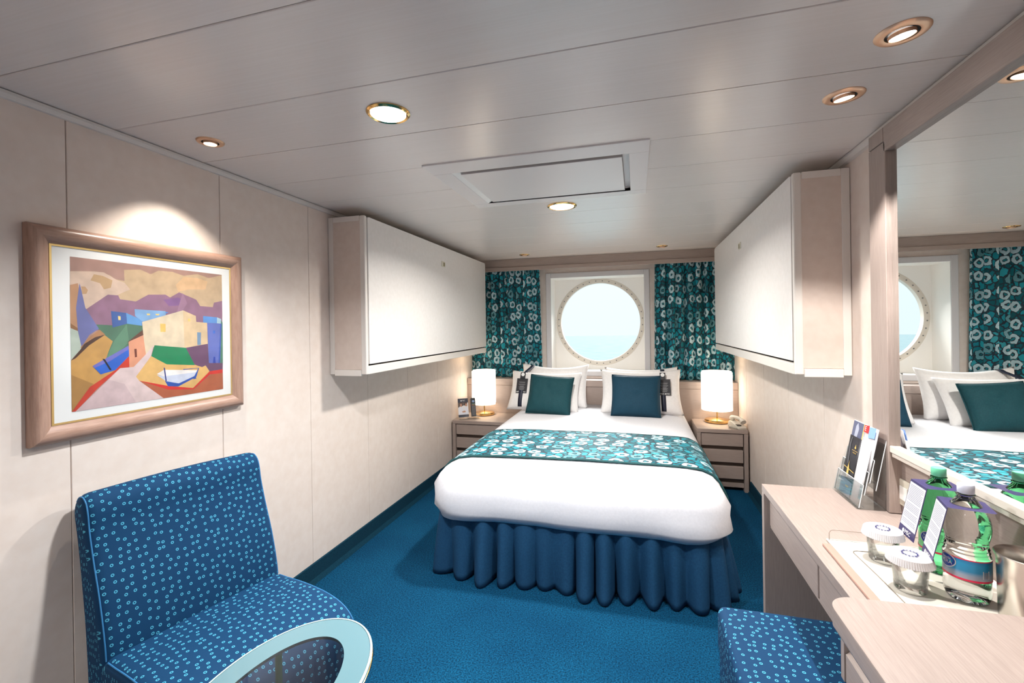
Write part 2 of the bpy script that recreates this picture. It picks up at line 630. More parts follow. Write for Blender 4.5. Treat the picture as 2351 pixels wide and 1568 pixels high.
# back wall with the window opening
OX0, OX1, OZ0, OZ1 = -0.865, 0.073, 0.922, 1.892
struct('wall_back', boxes((XL - .05, OX0 - .011, YB, YB + .04, 0, 2.2), (OX1 + .011, XR + .05, YB, YB + .04, 0, 2.2),
                          (OX0 - .011, OX1 + .011, YB, YB + .04, 0, OZ0 - .011), (OX0 - .011, OX1 + .011, YB, YB + .04, OZ1 + .011, 2.2)), wall_m)
PCX, PCZ, PR, PY = -0.385, 1.426, 0.422, 5.0
win = thing('window_1', None, None, (PCX, YB, OZ0), kind='structure')
obj('window_frame', boxes((OX0 - .052, OX0, YB - .012, YB, OZ0 - .05, OZ1 + .052), (OX1, OX1 + .052, YB - .012, YB, OZ0 - .05, OZ1 + .052),
                          (OX0, OX1, YB - .012, YB, OZ1, OZ1 + .052), (OX0, OX1, YB - .012, YB, OZ0 - .05, OZ0), bev=.003), alu_m, win)
obj('reveal', boxes((OX0 - .01, OX0, YB - .005, PY, OZ0, OZ1), (OX1, OX1 + .01, YB - .005, PY, OZ0, OZ1),
                    (OX0 - .01, OX1 + .01, YB - .005, PY, OZ1, OZ1 + .01), (OX0 - .01, OX1 + .01, YB - .005, PY, OZ0 - .01, OZ0)), white_m, win)
bm = NB()
N = 72
rect = []
for i in range(N):
    a = 2 * math.pi * i / N
    c, s = math.cos(a), math.sin(a)
    k = min((OX1 - PCX + .03) / c if c > 1e-6 else ((OX0 - .03 - PCX) / c if c < -1e-6 else 9), (OZ1 + .05 - PCZ) / s if s > 1e-6 else ((OZ0 - .05 - PCZ) / s if s < -1e-6 else 9))
    rect.append((c, s, k))
ri = [bm.verts.new((PCX + PR * c, PY, PCZ + PR * s)) for c, s, k in rect]
ro = [bm.verts.new((PCX + max(k, PR + .02) * c, PY, PCZ + max(k, PR + .02) * s)) for c, s, k in rect]
rd = [bm.verts.new((PCX + PR * c, PY + .05, PCZ + PR * s)) for c, s, k in rect]
for i in range(N):
    j = (i + 1) % N
    bm.faces.new((ri[i], ri[j], ro[j], ro[i]))
    bm.faces.new((rd[i], rd[j], ri[j], ri[i]))
obj('porthole_plate', bm, white_m, win)
MP = Matrix.Translation((PCX, PY, PCZ)) @ Matrix.Rotation(R(90), 4, 'X')
ring_m = mat('porthole_flange', (0.72, 0.66, 0.58), 0.45)
obj('flange', lathe([(PR - .002, -.05), (PR - .002, .004), (PR + .004, .008), (PR + .040, .008), (PR + .046, .004), (PR + .046, -.001)], n=72, M=MP), ring_m, win, True)
bm = NB()
for i in range(40):
    a = 2 * math.pi * (i + .5) / 40
    lathe([(.0065, .007), (.0065, .011), (.004, .013), (0, .013)], n=8, bm=bm, M=MP @ Matrix.Translation(((PR + .022) * math.cos(a), (PR + .022) * math.sin(a), 0)))
obj('bolts', bm, mat('bolt_grey', (0.25, 0.24, 0.23), 0.4, 0.8), win, kind='stuff')
obj('pane', lathe([(PR, -.04), (0, -.04)], n=72, M=MP), pane_m, win)

# the sea outside, paling with distance
def sea_mat():
    m = bpy.data.materials.new('sea_water')
    n, l, b = nt(m)
    mp = mapped(n, l, 'Object', (0.06, 0.35, 1))
    nz = nd(n, 'TexNoise')
    nz.inputs['Scale'].default_value = 3
    nz.inputs['Detail'].default_value = 6
    l.new(mp.outputs[0], nz.inputs['Vector'])
    r = ramp(n, [(0.38, (0.15, 0.235, 0.265)), (0.62, (0.21, 0.285, 0.305))])
    l.new(nz.outputs['Fac'], r.inputs['Fac'])
    l.new(r.outputs[0], b.inputs['Base Color'])
    b.inputs['Roughness'].default_value = 0.9
    b.inputs['Specular IOR Level'].default_value = 0.03
    bp = nd(n, 'Bump')
    bp.inputs['Strength'].default_value = 0.5
    bp.inputs['Distance'].default_value = 0.5
    l.new(nz.outputs['Fac'], bp.inputs['Height'])
    l.new(bp.outputs[0], b.inputs['Normal'])
    return m
bm = NB()
bmesh.ops.create_circle(bm, cap_ends=True, segments=256, radius=430)
for v in bm.verts: v.co.z = -9.0
struct('sea', bm, sea_mat())

# ------------------------------------------------------------------ headboard, pelmet, curtains
hb = thing('headboard', 'pinkish oak headboard panel across the cabin below the window and curtains', 'headboard', (-.44, 4.66, 0))
obj('back_panel', boxes((XL + .003, XR - .003, 4.545, 4.735, 0.0, .785)), wood_x, hb)
obj('cap', boxes((XL + .003, XR - .003, 4.537, 4.735, .787, .852), bev=.003), wood_x, hb)

pm = thing('curtain_pelmet', 'long oak pelmet board across the ceiling above the curtains', 'pelmet', (-.44, 4.63, 1.97))
obj('board', boxes((XL + .003, XR - .003, 4.62, 4.64, 2.016, 2.098)), wood_x, pm)
obj('lip', boxes((XL + .003, XR - .003, 4.606, 4.64, 1.975, 2.014), bev=.004), wood_x, pm, label='lower lip of the pelmet standing slightly proud')

def curtain(x0, x1, lab, seed, lean):
    rnd = random.Random(seed)
    nx, nz = 260, 26
    z0, z1 = .856, 2.06
    ph = [rnd.uniform(0, 6.28) for _ in range(6)]
    w = x1 - x0
    def path(t, zz):
        x = x0 + w * t
        k = 2 * math.pi / .088
        s = t * w * k
        sharp = .55 + .45 * zz
        y = .026 * math.sin(s + 1.1 * math.sin(t * 5 + ph[0])) + .014 * math.sin(s * .47 + ph[1]) + .006 * math.sin(s * 2.1 + ph[2])
        y *= sharp
        x += .014 * math.sin(s + ph[3] + math.pi / 2)
        return x, y
    # arc length per column (at mid height) for the cloth's own UVs
    arc = [0]
    for i in range(1, nx):
        a, b = path((i - 1) / (nx - 1), .5), path(i / (nx - 1), .5)
        arc.append(arc[-1] + 1.25 * math.hypot(b[0] - a[0], b[1] - a[1]))
    def fn(i, j):
        v = j / (nz - 1)
        z = z0 + (z1 - z0) * v
        x, y = path(i / (nx - 1), 1 - v * .6)
        x += lean * (1 - v) * (i / (nx - 1) if lean > 0 else 1 - i / (nx - 1))
        if j == 0: z += .004 * math.sin(i * .11 + ph[4])
        return (x, 4.688 + y * .95, z)
    bm = grid(nx, nz, fn, uv=lambda i, j: (arc[min(i, nx - 1)], z0 + (z1 - z0) * j / (nz - 1)))
    o = obj('curtain', bm, floral_m, None, 'all')
    tag(o, lab, 'curtain', 'floral curtains beside the porthole')
    sol = o.modifiers.new('cloth', 'SOLIDIFY')
    sol.thickness = .003
    return o
curtain(XL + .008, -.975, 'teal floral curtain on the side of the lamp with the remote control', 3, .022)
curtain(.165, XR - .012, 'teal floral curtain on the side of the lamp with the telephone', 5, -.016)

# ------------------------------------------------------------------ folding wall bunks
def bunk(lab, xw, xf, y0, y1, z0, z1, end_y):
    s = 1 if xf > xw else -1                    # room side
    t = thing('wall_bunk', lab, 'bunk', (xw, (y0 + y1) / 2, z0), group='folded bunks on the side walls')
    def bx(a, b, *r): return (min(a, b), max(a, b), *r)
    obj('casing', boxes(bx(xw, xf - s * .030, y0 + .006, y1, z0 + .004, z1 - .004)), cream_m, t)
    obj('end_panel', boxes(bx(xw + s * .004, xf - s * .006, y0 + .003, y0 + .007, z0 + .03, z1 - .01)), bunk_end_m, t, label='beige recessed end panel')
    obj('stile', boxes(bx(xf - s * .034, xf, y0, y0 + .026, z0, z1), bev=.007, seg=3), cream_m, t)
    obj('stile', boxes(bx(xw + s * .001, xw + s * .032, y0, y0 + .010, z0, z1), bev=.002), cream_m, t)
    obj('top_rail', boxes(bx(xw + s * .033, xf - s * .035, y0 + .0005, y0 + .010, z1 - .030, z1), bev=.002), cream_m, t)
    obj('bottom_rail', boxes(bx(xw + s * .033, xf - s * .035, y0 - .002, y0 + .012, z0 - .008, z0 + .028), bev=.002), cream_m, t)
    obj('gap', boxes(bx(xf - s * .030, xf - s * .018, y0 + .028, y1 - .004, z0 + .01, z1 - .01)), dark_m, t)
    # door with softly rounded corners
    pts = []
    ya, yb, za, zb, r = y0 + .034, y1, z0 + .060, z1 - .003, .016
    for cy, cz, a0 in ((yb - r, zb - r, 0), (ya + r, zb - r, 90), (ya + .004, za + .004, 180), (yb - .004, za + .004, 270)):
        rr = r if cz > (za + zb) / 2 else .004
        for k in range(6):
            a = R(a0 + 18 * k)
            pts.append((cy + rr * math.cos(a), cz + rr * math.sin(a)))
    bm = prism(pts, 'x', xf - s * .017, xf, bev=.004)
    d = obj('door', bm, bunk_m, t, True)
    bm = NB()
    yl, zl = end_y, 1.906
    box(bm, *bx(xf, xf + s * .004, yl - .034, yl + .034, zl - .022, zl + .022), bev=.003)
    lt = obj('latch', bm, ivory_m, d, label='small ivory finger latch')
    obj('finger_hole', boxes(bx(xf + s * .0035, xf + s * .005, yl - .002, yl + .026, zl - .016, zl + .013)), mat('latch_recess', (0.28, .23, .12), .5), d)
    obj('lower_rail', boxes(bx(xw + s * .02, xf, y0 + .020, y1, z0, z0 + .049), bev=.004), cream_m, t)
    return t
bunk('cream folded bunk on the wall with the picture', XL + .001, -1.500, 2.303, 4.470, 1.130, 2.050, 3.407)
bunk('cream folded bunk beside the mirror', XR - .001, .664, 2.253, 4.340, 1.166, 2.050, 3.316)

# ------------------------------------------------------------------ ceiling hatch
ht = thing('ceiling_hatch', 'white framed hatch plate let into the ceiling strips', 'hatch', (-.415, 2.17, 2.1))
zi = 2.094
IX0, IX1, IY0, IY1 = -.800, -.022, 1.925, 2.462
obj('frame', boxes((HX0, HX1, HY0, IY0, zi, 2.112), (HX0, HX1, IY1, HY1, zi, 2.112), (HX0, IX0, IY0, IY1, zi, 2.112), (IX1, HX1, IY0, IY1, zi, 2.112), bev=.0015, seg=1), hatch_m, ht)
obj('recess', boxes((IX0 - .004, IX0, IY0, IY1, zi + .002, 2.155), (IX1, IX1 + .004, IY0, IY1, zi + .002, 2.155), (IX0, IX1, IY0 - .004, IY0, zi + .002, 2.155), (IX0, IX1, IY1, IY1 + .004, zi + .002, 2.155)), hatch_m, ht)
obj('backing', boxes((IX0 - .02, IX1 + .02, IY0 - .02, IY1 + .02, 2.150, 2.16)), dark_m, ht)
obj('lid', boxes((IX0 + .028, IX1 - .028, IY0 + .045, IY1 - .004, 2.099, 2.112), bev=.002), hatch_m, ht)
obj('lit_wall_strip', boxes((IX1 - .027, IX1 - .001, IY0 + .002, IY1 - .002, 2.118, 2.122)), hatch_m, ht)  # added strip, its grey stands in for the lit recess side
obj('lit_wall_strip', prism([(IX0 + .001, zi + .001), (IX0 + .027, 2.108), (IX0 + .027, 2.113), (IX0 + .001, 2.113)], 'y', IY0 + .002, IY1 - .002), white_m, ht)  # added sloped strip, brightness of the lit recess wall put into its white
obj('clip', boxes((IX0 + .035, IX0 + .050, IY0 + .004, IY0 + .028, 2.116, 2.128)), copper_m, ht)
obj('clip', boxes((IX1 - .070, IX1 - .055, IY0 + .004, IY0 + .028, 2.116, 2.128)), copper_m, ht)

# ------------------------------------------------------------------ ceiling lights
def opal_light(x, y, r, lab, m, power, col, spread=138):
    t = thing('ceiling_light', lab, 'ceiling light', (x, y, H))
    obj('ring', lathe([(r * .80, H - .001), (r * .81, H - .006), (r * .90, H - .009), (r - .004, H - .007), (r, H - .003), (r, H)], x, y, 48), gold_m, t, True)
    obj('diffuser', lathe([(r * .81, H - .003), (r * .76, H - .008), (r * .5, H - .0105), (0, H - .0115)], x, y, 40), m, t, True)
    light('lamp_glow', 'AREA', (x, y, H - .014), power, t, col=col, shape='DISK', size=r * 1.5, spread=R(spread))
    return t
opal_light(-.771, 1.330, .070, 'large white round ceiling light in a brass ring, over the chair', opal_m, P_OPAL, (.93, .97, 1.0))
opal_light(-.414, 2.668, .086, 'round ceiling light in a brass ring between hatch and window', mid_opal_m, P_MID, (1.0, .96, .90), 158)

def spot_light(x, y, r, lab, power, aim, angle, blend, m=bulb_m, group=None, col=(1, .96, .92), tilt=(0, 0)):
    t = thing('downlight', lab, 'downlight', (x, y, H), group=group)
    obj('ring', lathe([(r * .62, H - .001), (r * .62, H - .005), (r * .70, H - .0065), (r * .93, H - .005), (r, H - .001), (r, H + .001)], x, y, 40), gold_m if m is faint_m else copper_m, t, True)
    obj('well', lathe([(r * .63, H - .002), (0, H - .002)], x, y, 40), dark_m, t)
    M = Matrix.Translation((x, y, H - .005)) @ Matrix.Rotation(tilt[0], 4, 'X') @ Matrix.Rotation(tilt[1], 4, 'Y')
    k = obj('gimbal', lathe([(r * .46, .004), (r * .46, -.005), (r * .49, -.006), (r * .51, .002)], n=32, M=M), copper_m, t, True)
    obj('bulb', lathe([(r * .465, -.003), (r * .25, -.006), (0, -.007)], n=24, M=M), m, k, True)
    if power:
        d = Vector(aim) - Vector((x, y, H - .015))
        light('lamp_beam', 'SPOT', (x, y, H - .015), power, t, rot=d.to_track_quat('-Z', 'Y').to_euler(), col=col, spot_size=angle, spot_blend=blend, shadow_soft_size=.012)
    return t
spot_light(.632, 1.330, .056, 'bright brass downlight nearest the top of the mirror rail', P_DESK, (.632, 1.330, 0), R(104), .35, tilt=(R(6), R(-8)))
spot_light(.630, 1.650, .056, 'bright brass downlight above the brochures, second along the mirror', P_DESK, (.630, 1.650, 0), R(104), .35, tilt=(R(6), R(-8)))
spot_light(-1.515, 1.336, .046, 'small brass downlight above the framed picture', P_PICTURE, (-1.60, 1.336, 0), R(98), .5, m=warm_bulb_m, col=(1, .92, .82))
spot_light(-1.060, 4.385, .050, 'small brass downlight over the lamp with the remote control', P_PELMET, (-1.060, 4.385, 0), R(110), .6, m=faint_m, tilt=(R(14), R(10)), col=(1, .88, .7))
spot_light(.229, 4.345, .050, 'small brass downlight over the pillow with the navy cushion', P_PELMET, (.229, 4.345, 0), R(110), .6, m=faint_m, tilt=(R(14), R(10)), col=(1, .88, .7))
# unseen fill lights added behind the camera, shaped like the fittings above
for x, y in ((-.45, -.35), (-.45, -1.10)):
    opal_light(x, y, .086, 'added round fill light in a brass ring, unseen just behind the camera' if y > -.8 else 'added round fill light in a brass ring, unseen farther behind the camera', mid_opal_m, P_REAR_FILL, (1.0, .97, .94))

# ------------------------------------------------------------------ bed
BX0, BX1, BY0, BY1 = -1.165, 0.445, 2.335, 4.53
PROF = [(.050, .352), (.022, .334), (.004, .372), (0, .43), (.012, .49), (.034, .54), (.066, .575), (.115, .598), (.19, .608), (.33, .612), (.56, .614)]

def nz(x, y, z, s):
    return noise.noise(Vector((x * s, y * s, z * s)))

def rect_ring(d, kc=12, ke=22):
    x0, x1, y0, y1 = BX0 + d, BX1 - d, BY0 + d, BY1
    rf, rh = max(.17 - d, .02), .03
    pts = []
    def arc(cx, cy, r, a0):
        for k in range(kc + 1):
            a = R(a0 + 90 * k / kc)
            pts.append((cx + r * math.cos(a), cy + r * math.sin(a)))
    def edge(a, b):
        for k in range(1, ke):
            t = k / ke
            pts.append((a[0] + (b[0] - a[0]) * t, a[1] + (b[1] - a[1]) * t))
    cs = [((x1 - rh, y1 - rh), rh, 0), ((x0 + rh, y1 - rh), rh, 90), ((x0 + rf, y0 + rf), rf, 180), ((x1 - rf, y0 + rf), rf, 270)]
    for i, (c, r, a0) in enumerate(cs):
        arc(c[0], c[1], r, a0)
        n, rn, an = cs[(i + 1) % 4]
        e = (n[0] + rn * math.cos(R(an)), n[1] + rn * math.sin(R(an)))
        edge(pts[-1], e)
    return pts

bed = thing('bed', 'double bed base with a pleated navy skirt, under the white duvet', 'bed', (-.36, 3.44, 0))
obj('base', boxes((BX0 + .07, BX1 - .07, BY0 + .09, BY1 - .01, .10, .345), bev=.02), mat('bed_base_cloth', (.02, .03, .05), .8), bed)
for lx in (BX0 + .14, BX1 - .14):
    for ly in (BY0 + .18, BY1 - .12):
        obj('leg', boxes((lx - .025, lx + .025, ly - .025, ly + .025, 0, .10)), dark_m, bed)
# pleated skirt
def skirt():
    rnd = random.Random(11)
    path = []
    d = .045
    x0, x1, y0, y1, r = BX0 + d, BX1 - d, BY0 + d, BY1 - .03, .12
    def seg(a, b):
        n = int(math.dist(a, b) / .006)
        nx, ny = (b[1] - a[1]), -(b[0] - a[0])
        L = math.hypot(nx, ny)
        for k in range(n):
            t = k / n
            path.append((a[0] + (b[0] - a[0]) * t, a[1] + (b[1] - a[1]) * t, -nx / L * -1, -ny / L * -1))
    def arc(cx, cy, a0, a1):
        n = int(abs(R(a1 - a0)) * r / .006)
        for k in range(n):
            a = R(a0 + (a1 - a0) * k / n)
            path.append((cx + r * math.cos(a), cy + r * math.sin(a), math.cos(a), math.sin(a)))
    seg((x0, y1), (x0, y0 + r))
    arc(x0 + r, y0 + r, 180, 270)
    seg((x0 + r, y0), (x1 - r, y0))
    arc(x1 - r, y0 + r, 270, 360)
    seg((x1, y0 + r), (x1, y1))
    # make every normal point outward
    cx, cy = (x0 + x1) / 2, (y0 + y1) / 2
    P = []
    for x, y, a, b in path:
        if (x - cx) * a + (y - cy) * b < 0: a, b = -a, -b
        P.append((x, y, a, b))
    n = len(P)
    # uneven pleats: phase advances at a varying pace
    ph, acc, depth = [], 0, []
    for i in range(n):
        wl_ = .112 + .11 * noise.noise(Vector((i * .035, 3.1, 0)))
        acc += .006 / wl_ * 2 * math.pi
        ph.append(acc)
        depth.append(max(.25, .85 + 1.3 * noise.noise(Vector((i * .028, 9.7, 0)))))
    nzr = 14
    def fn(i, j):
        v = j / (nzr - 1)                       # 0 top, 1 hem
        x, y, a, b = P[i]
        w = 2 * abs(math.sin(ph[i] / 2)) ** (1.5 + 1.6 * noise.noise(Vector((i * .03, 5.3, 0)))) - 1      # full lobes, narrow deep valleys
        amp = (.007 + .050 * v ** .8) * depth[i]
        o = w * amp + .012 * v
        o += .010 * noise.noise(Vector((i * .07, 2.2, v * 1.2))) * (.3 + .7 * v)
        hem = .004 + .010 * (.5 - .5 * w) + .008 * max(0, noise.noise(Vector((i * .03, 1.7, 0))))
        z = .362 * (1 - v) + hem * v
        und = -(.002 + .007 * v) * math.sin(ph[i]) * depth[i]
        tx = -b * und
        ty = a * und
        return (x + a * o + tx, y + b * o + ty, z)
    return grid(n, nzr, fn)
sk = obj('skirt', skirt(), skirt_m, bed, 'all')
so = sk.modifiers.new('cloth', 'SOLIDIFY')
so.thickness = .004

def duvet_point(x, y, z, outx, outy, k):
    """shared wrinkle field of the cover; k = 1 on the sides, 0 on top"""
    foot = max(0, min(1, (2.56 - y) / .16))
    w = k * foot
    o = w * (.010 * nz(x, y, z, 3.1) + .007 * nz(x + 5, y, z * 2, 6))
    # creases gathering at the foot corner by the desk and at the other one
    for cx, sg in ((BX1, 1), (BX0, -1)):
        dx = abs(x - cx)
        if dx < .55 and z < .5:
            f = math.exp(-(dx / .28) ** 2) * w
            s = math.sin((z - .36) * 55 + dx * 11 * sg + 3 * nz(x, y, z, 4))
            o += .017 * f * s
    return o

bm = NB()
rings = []
for pi, (d, z) in enumerate(PROF):
    ring = []
    pts = rect_ring(d)
    for (x, y) in pts:
        nx = -1 if x < BX0 + .12 else (1 if x > BX1 - .12 else 0)
        ny = -1 if y < BY0 + .12 else 0
        L = math.hypot(nx, ny) or 1
        k = 1 if pi < 6 else max(0, 1 - (pi - 5) / 3)
        o = duvet_point(x, y, z, nx, ny, k)
        zz = z
        if pi < 3:
            f = 1 - pi / 3
            zz += f * (.014 * nz(x, y, 0, 2.2) + .006 * nz(x, y, 1, 7))
            rc = math.hypot(x - BX1, y - BY0)
            lc = math.hypot(x - BX0, y - BY0)
            zz += f * (.045 * math.exp(-(rc / .12) ** 2) + .020 * math.exp(-(lc / .10) ** 2)) - f * .018 * math.exp(-((x - .22) / .14) ** 2) * (y < BY0 + .1)
        if pi > 6: zz += .004 * nz(x, y, 0, 2.5)
        ring.append(bm.verts.new((x + nx / L * o, y + ny / L * o, zz)))
    rings.append(ring)
n = len(rings[0])
for a, b in zip(rings, rings[1:]):
    for i in range(n):
        bm.faces.new((a[i], a[(i + 1) % n], b[(i + 1) % n], b[i]))
bm.faces.new(rings[-1])
dv = obj('duvet', bm, linen_m, None, 'all')
tag(dv, 'plump white duvet covering the top and foot of the double bed', 'duvet')

# patterned runner lying across the duvet
def runner_profile():
    pr = [(d, z) for d, z in PROF if z >= .43]
    pr[0] = (0.0, .455)
    left = [(BX0 + d, z) for d, z in pr]
    right = [(BX1 - d, z) for d, z in pr][::-1]
    pts = left + right
    out = []
    for i in range(len(pts) - 1):
        k = 10 if i == len(left) - 1 else 4
        for q in range(k):
            t = q / k
            out.append((pts[i][0] + (pts[i + 1][0] - pts[i][0]) * t, pts[i][1] + (pts[i + 1][1] - pts[i][1]) * t))
    out.append(pts[-1])
    return out
RP = runner_profile()
arc = [0]
for a, b in zip(RP, RP[1:]): arc.append(arc[-1] + math.dist(a, b))
NYR = 16
def run_pt(i, j, lift=.007, ya=0.0, yb=1.0):
    x, z = RP[i]
    t = (x - BX0) / (BX1 - BX0)
    near, far = 2.575 + .075 * t + .018 * math.sin(t * 3.1), 3.300 + .045 * t
    v = ya + (yb - ya) * j / (NYR - 1)
    y = near + (far - near) * v
    side = max(0, 1 - (z - .455) / .14)
    nx = -side if x < -.3 else side
    up_ = math.sqrt(max(0, 1 - min(1, side) ** 2))
    rip = .0025 * nz(x, y, 0, 9)
    return Vector((x + nx * (lift + rip), y, z + up_ * (lift + rip) + (.004 * nz(x, y, 0, 2.5) if z > .605 else 0)))
rn = obj('bed_runner', grid(len(RP), NYR, lambda i, j: run_pt(i, j), uv=lambda i, j: (arc[min(i, len(RP) - 1)], .75 * j / (NYR - 1))), floral_m, None, 'all')
tag(rn, 'turquoise floral runner lying across the white duvet', 'bed runner')
sm = rn.modifiers.new('cloth', 'SOLIDIFY')
sm.thickness = .004
sm.offset = 1
obj('piping', tube([run_pt(i, 0, .010) for i in range(len(RP))], .006, 6), piping_m, rn, True, label='dark teal piped edge')
obj('piping', tube([run_pt(i, NYR - 1, .010) for i in range(len(RP))], .004, 6), piping_m, rn, True, label='dark teal piped edge')

# pillows and cushions
def pillow_surf(u, v, w, h, t, side, pinch=.07, seed=0, sag=.0):
    x = w / 2 * u * (1 - pinch * (1 - v * v) * abs(u) ** 3)
    z = h / 2 * v * (1 - pinch * (1 - u * u) * abs(v) ** 3)
    th = t / 2 * (max(0, (1 - u ** 4) * (1 - v ** 4))) ** .55
    th += .010 * noise.noise(Vector((u * 1.7 + seed, v * 1.7, side))) * (1 - u * u) * (1 - v * v)
    th += .006 * noise.noise(Vector((u * 5 + seed, v * 3, side))) * max(0, 1 - u ** 6) * max(0, 1 - v ** 6)
    z -= sag * (1 - u * u) * max(0, v)
    return Vector((x, side * th, z))

def pillow_mesh(w, h, t, seed, pinch=.07, sag=0.0, nu=33, nv=25):
    bm = NB()
    for side in (-1, 1):
        grid(nu, nv, lambda i, j: pillow_surf(2 * i / (nu - 1) - 1, 2 * j / (nv - 1) - 1, w, h, t, side, pinch, seed, sag), bm=bm)
    bmesh.ops.remove_doubles(bm, verts=bm.verts, dist=.0004)
    bmesh.ops.recalc_face_normals(bm, faces=bm.faces)
    return bm

def placed(loc, rx, ry=0, rz=0):
    return Matrix.Translation(loc) @ Matrix.Rotation(rz, 4, 'Z') @ Matrix.Rotation(rx, 4, 'X') @ Matrix.Rotation(ry, 4, 'Y')

def soft(name, lab, cat, m, M, w, h, t, seed, pinch=.07, sag=0.0, group=None, seam=None):
    o = obj(name, pillow_mesh(w, h, t, seed, pinch, sag), m, None, 'all')
    o.matrix_world = M
    tag(o, lab, cat, group)
    if seam:
        P = []
        for k in range(120):
            a = k / 120 * 4
            q, f = int(a), a % 1 * 2 - 1
            u, v = ((f, -1), (1, f), (-f, 1), (-1, -f))[q]
            P.append(pillow_surf(u, v, w, h, t, 1, pinch, seed, sag) * 1.002)
        s = obj('seam', tube(P, .0035, 6, closed=True), seam, o, True)
    return o

PG = 'white pillows against the headboard'
M_LB = placed((-.785, 4.395, .815), R(-17), R(1))
M_LF = placed((-.850, 4.225, .782), R(-31), R(1.5))
M_RB = placed((.030, 4.405, .795), R(-17), R(-1))
M_RF = placed((.022, 4.255, .792), R(-27), R(-1))
soft('pillow', 'white pillow at the back under the teal cushion, leaning on the headboard', 'pillow', pillow_m, M_LB, .66, .43, .15, 1.0, group=PG, sag=.03)
soft('pillow', 'white pillow in front, behind the teal cushion', 'pillow', pillow_m, M_LF, .68, .41, .16, 2.0, group=PG, sag=.02)
soft('pillow', 'white pillow at the back, mostly hidden behind the one with the navy cushion', 'pillow', pillow_m, M_RB, .66, .42, .15, 3.0, group=PG, sag=.02)
soft('pillow', 'white pillow in front, behind the navy cushion', 'pillow', pillow_m, M_RF, .71, .43, .16, 4.0, group=PG, sag=.02)
soft('cushion', 'small square dark green-teal cushion leaning on the pillows', 'cushion', teal_m, placed((-.762, 4.045, .772), R(-24), R(4)), .40, .36, .13, 6.0, .05, group='square cushions on the bed', seam=teal_m)
soft('cushion', 'small square navy blue cushion leaning on the pillows', 'cushion', navy_m, placed((-.018, 4.075, .778), R(-22), R(1)), .41, .37, .13, 7.0, .05, group='square cushions on the bed', seam=navy_m)

def pillow_band(lab, Mf, hf, wf, Mb, hb_, wb, uf, ub, tag_dx, seedf, seedb):
    """navy band hugging the front pillow, running up over the back one, with a black card on a white button"""
    pts, dirs = [], []
    for k in range(15):
        v = -.93 + 1.75 * k / 14
        pts.append(Mf @ (pillow_surf(uf, v, wf, hf, .16, -1, .07, seedf, .02) + Vector((0, -.006, 0))))
    for k in range(6):
        v = .84 + .17 * k / 5
        p = pillow_surf(ub, min(v, 1), wb, hb_, .15, -1, .07, seedb, .03)
        pts.append(Mb @ (p + Vector((0, -.006 if k < 5 else .0, .007 if k > 2 else .002))))
    pts.append(Mb @ (pillow_surf(ub, .9, wb, hb_, .15, 1, .07, seedb, .03) + Vector((0, .006, 0))))
    # smooth the jump between the two pillows
    for _ in range(2):
        pts = [pts[0]] + [(pts[i - 1] + pts[i] * 2 + pts[i + 1]) / 4 for i in range(1, len(pts) - 1)] + [pts[-1]]
        for i in range(8, 15): pts[i].y -= .002
    xd = (Mf.to_3x3() @ Vector((1, 0, 0))).normalized()
    bm = grid(2, len(pts), lambda i, j: pts[j] + xd * (.019 * (2 * i - 1)))
    t = thing('pillow_band', lab, 'pillow band', pts[7], group='pillow bands with black cards')
    b = obj('band', bm, band_m, t, 'all')
    s = b.modifiers.new('ribbon', 'SOLIDIFY')
    s.thickness = .003
    c = pts[13] + Vector((0, -.040, 0))
    up_ = (Mf.to_3x3() @ Vector((0, 0, 1))).normalized()
    up_ = (up_ + Vector((0, 0, .35))).normalized()
    Mc = frame_of(c, xd, up_)
    # card hangs below the button
    k = obj('card', sheet(Mc, -.052 + tag_dx, .052 + tag_dx, -.180, -.038, .002), card_black, t)
    obj('neck', sheet(Mc, -.024, .024, -.045, .022, .002), card_black, t)
    MB = Mc @ Matrix.Translation((0, 0, .001))
    obj('button', lathe([(.0165, 0), (.0165, .003), (.006, .004), (.005, .0025), (0, .0025)], n=24, M=MB), ink_white, t, True)
    bm = NB()
    bg_ = NB()
    for y, w in ((-.075, .060), (-.083, .052), (-.097, .064), (-.105, .050), (-.133, .040), (-.139, .054)):
        sheet(Mc @ Matrix.Translation((tag_dx, 0, .0008)), -w / 2, w / 2, y, y + .0035, 0, bg_)
    for y, w in ((-.117, .036), (-.125, .058), (-.150, .042)):
        sheet(Mc @ Matrix.Translation((tag_dx, 0, .0008)), -w / 2, w / 2, y, y + .0045, 0, bg_)
    obj('print', bg_, mat('card_print_grey', (.22, .22, .23), .5), k)
    for sx_ in (-.024, .024):
        q = text_bm('MSC', .016, Mc @ Matrix.Translation((tag_dx + sx_ + .005, -.168, .001)))
        lathe([(.005, 0.001), (0, .001)], n=14, bm=q, M=Mc @ Matrix.Translation((tag_dx + sx_ - .017, -.168, 0)))
        obj('lettering', q, ink_white, k)
    q = text_bm('MSC', .011, Mc @ Matrix.Translation((.004, .027, .004)))
    lathe([(.004, 0.004), (0, .004)], n=14, bm=q, M=Mc @ Matrix.Translation((-.014, .027, 0)))
    obj('lettering', q, ink_white, b)
    return t
pillow_band('navy band with a black card, half behind the teal cushion', M_LF, .41, .68, M_LB, .43, .66, -.60, -.66, .0, 2.0, 1.0)
pillow_band('navy band with a black card beside the navy cushion', M_RF, .43, .71, M_RB, .42, .66, .54, .58, .010, 4.0, 3.0)

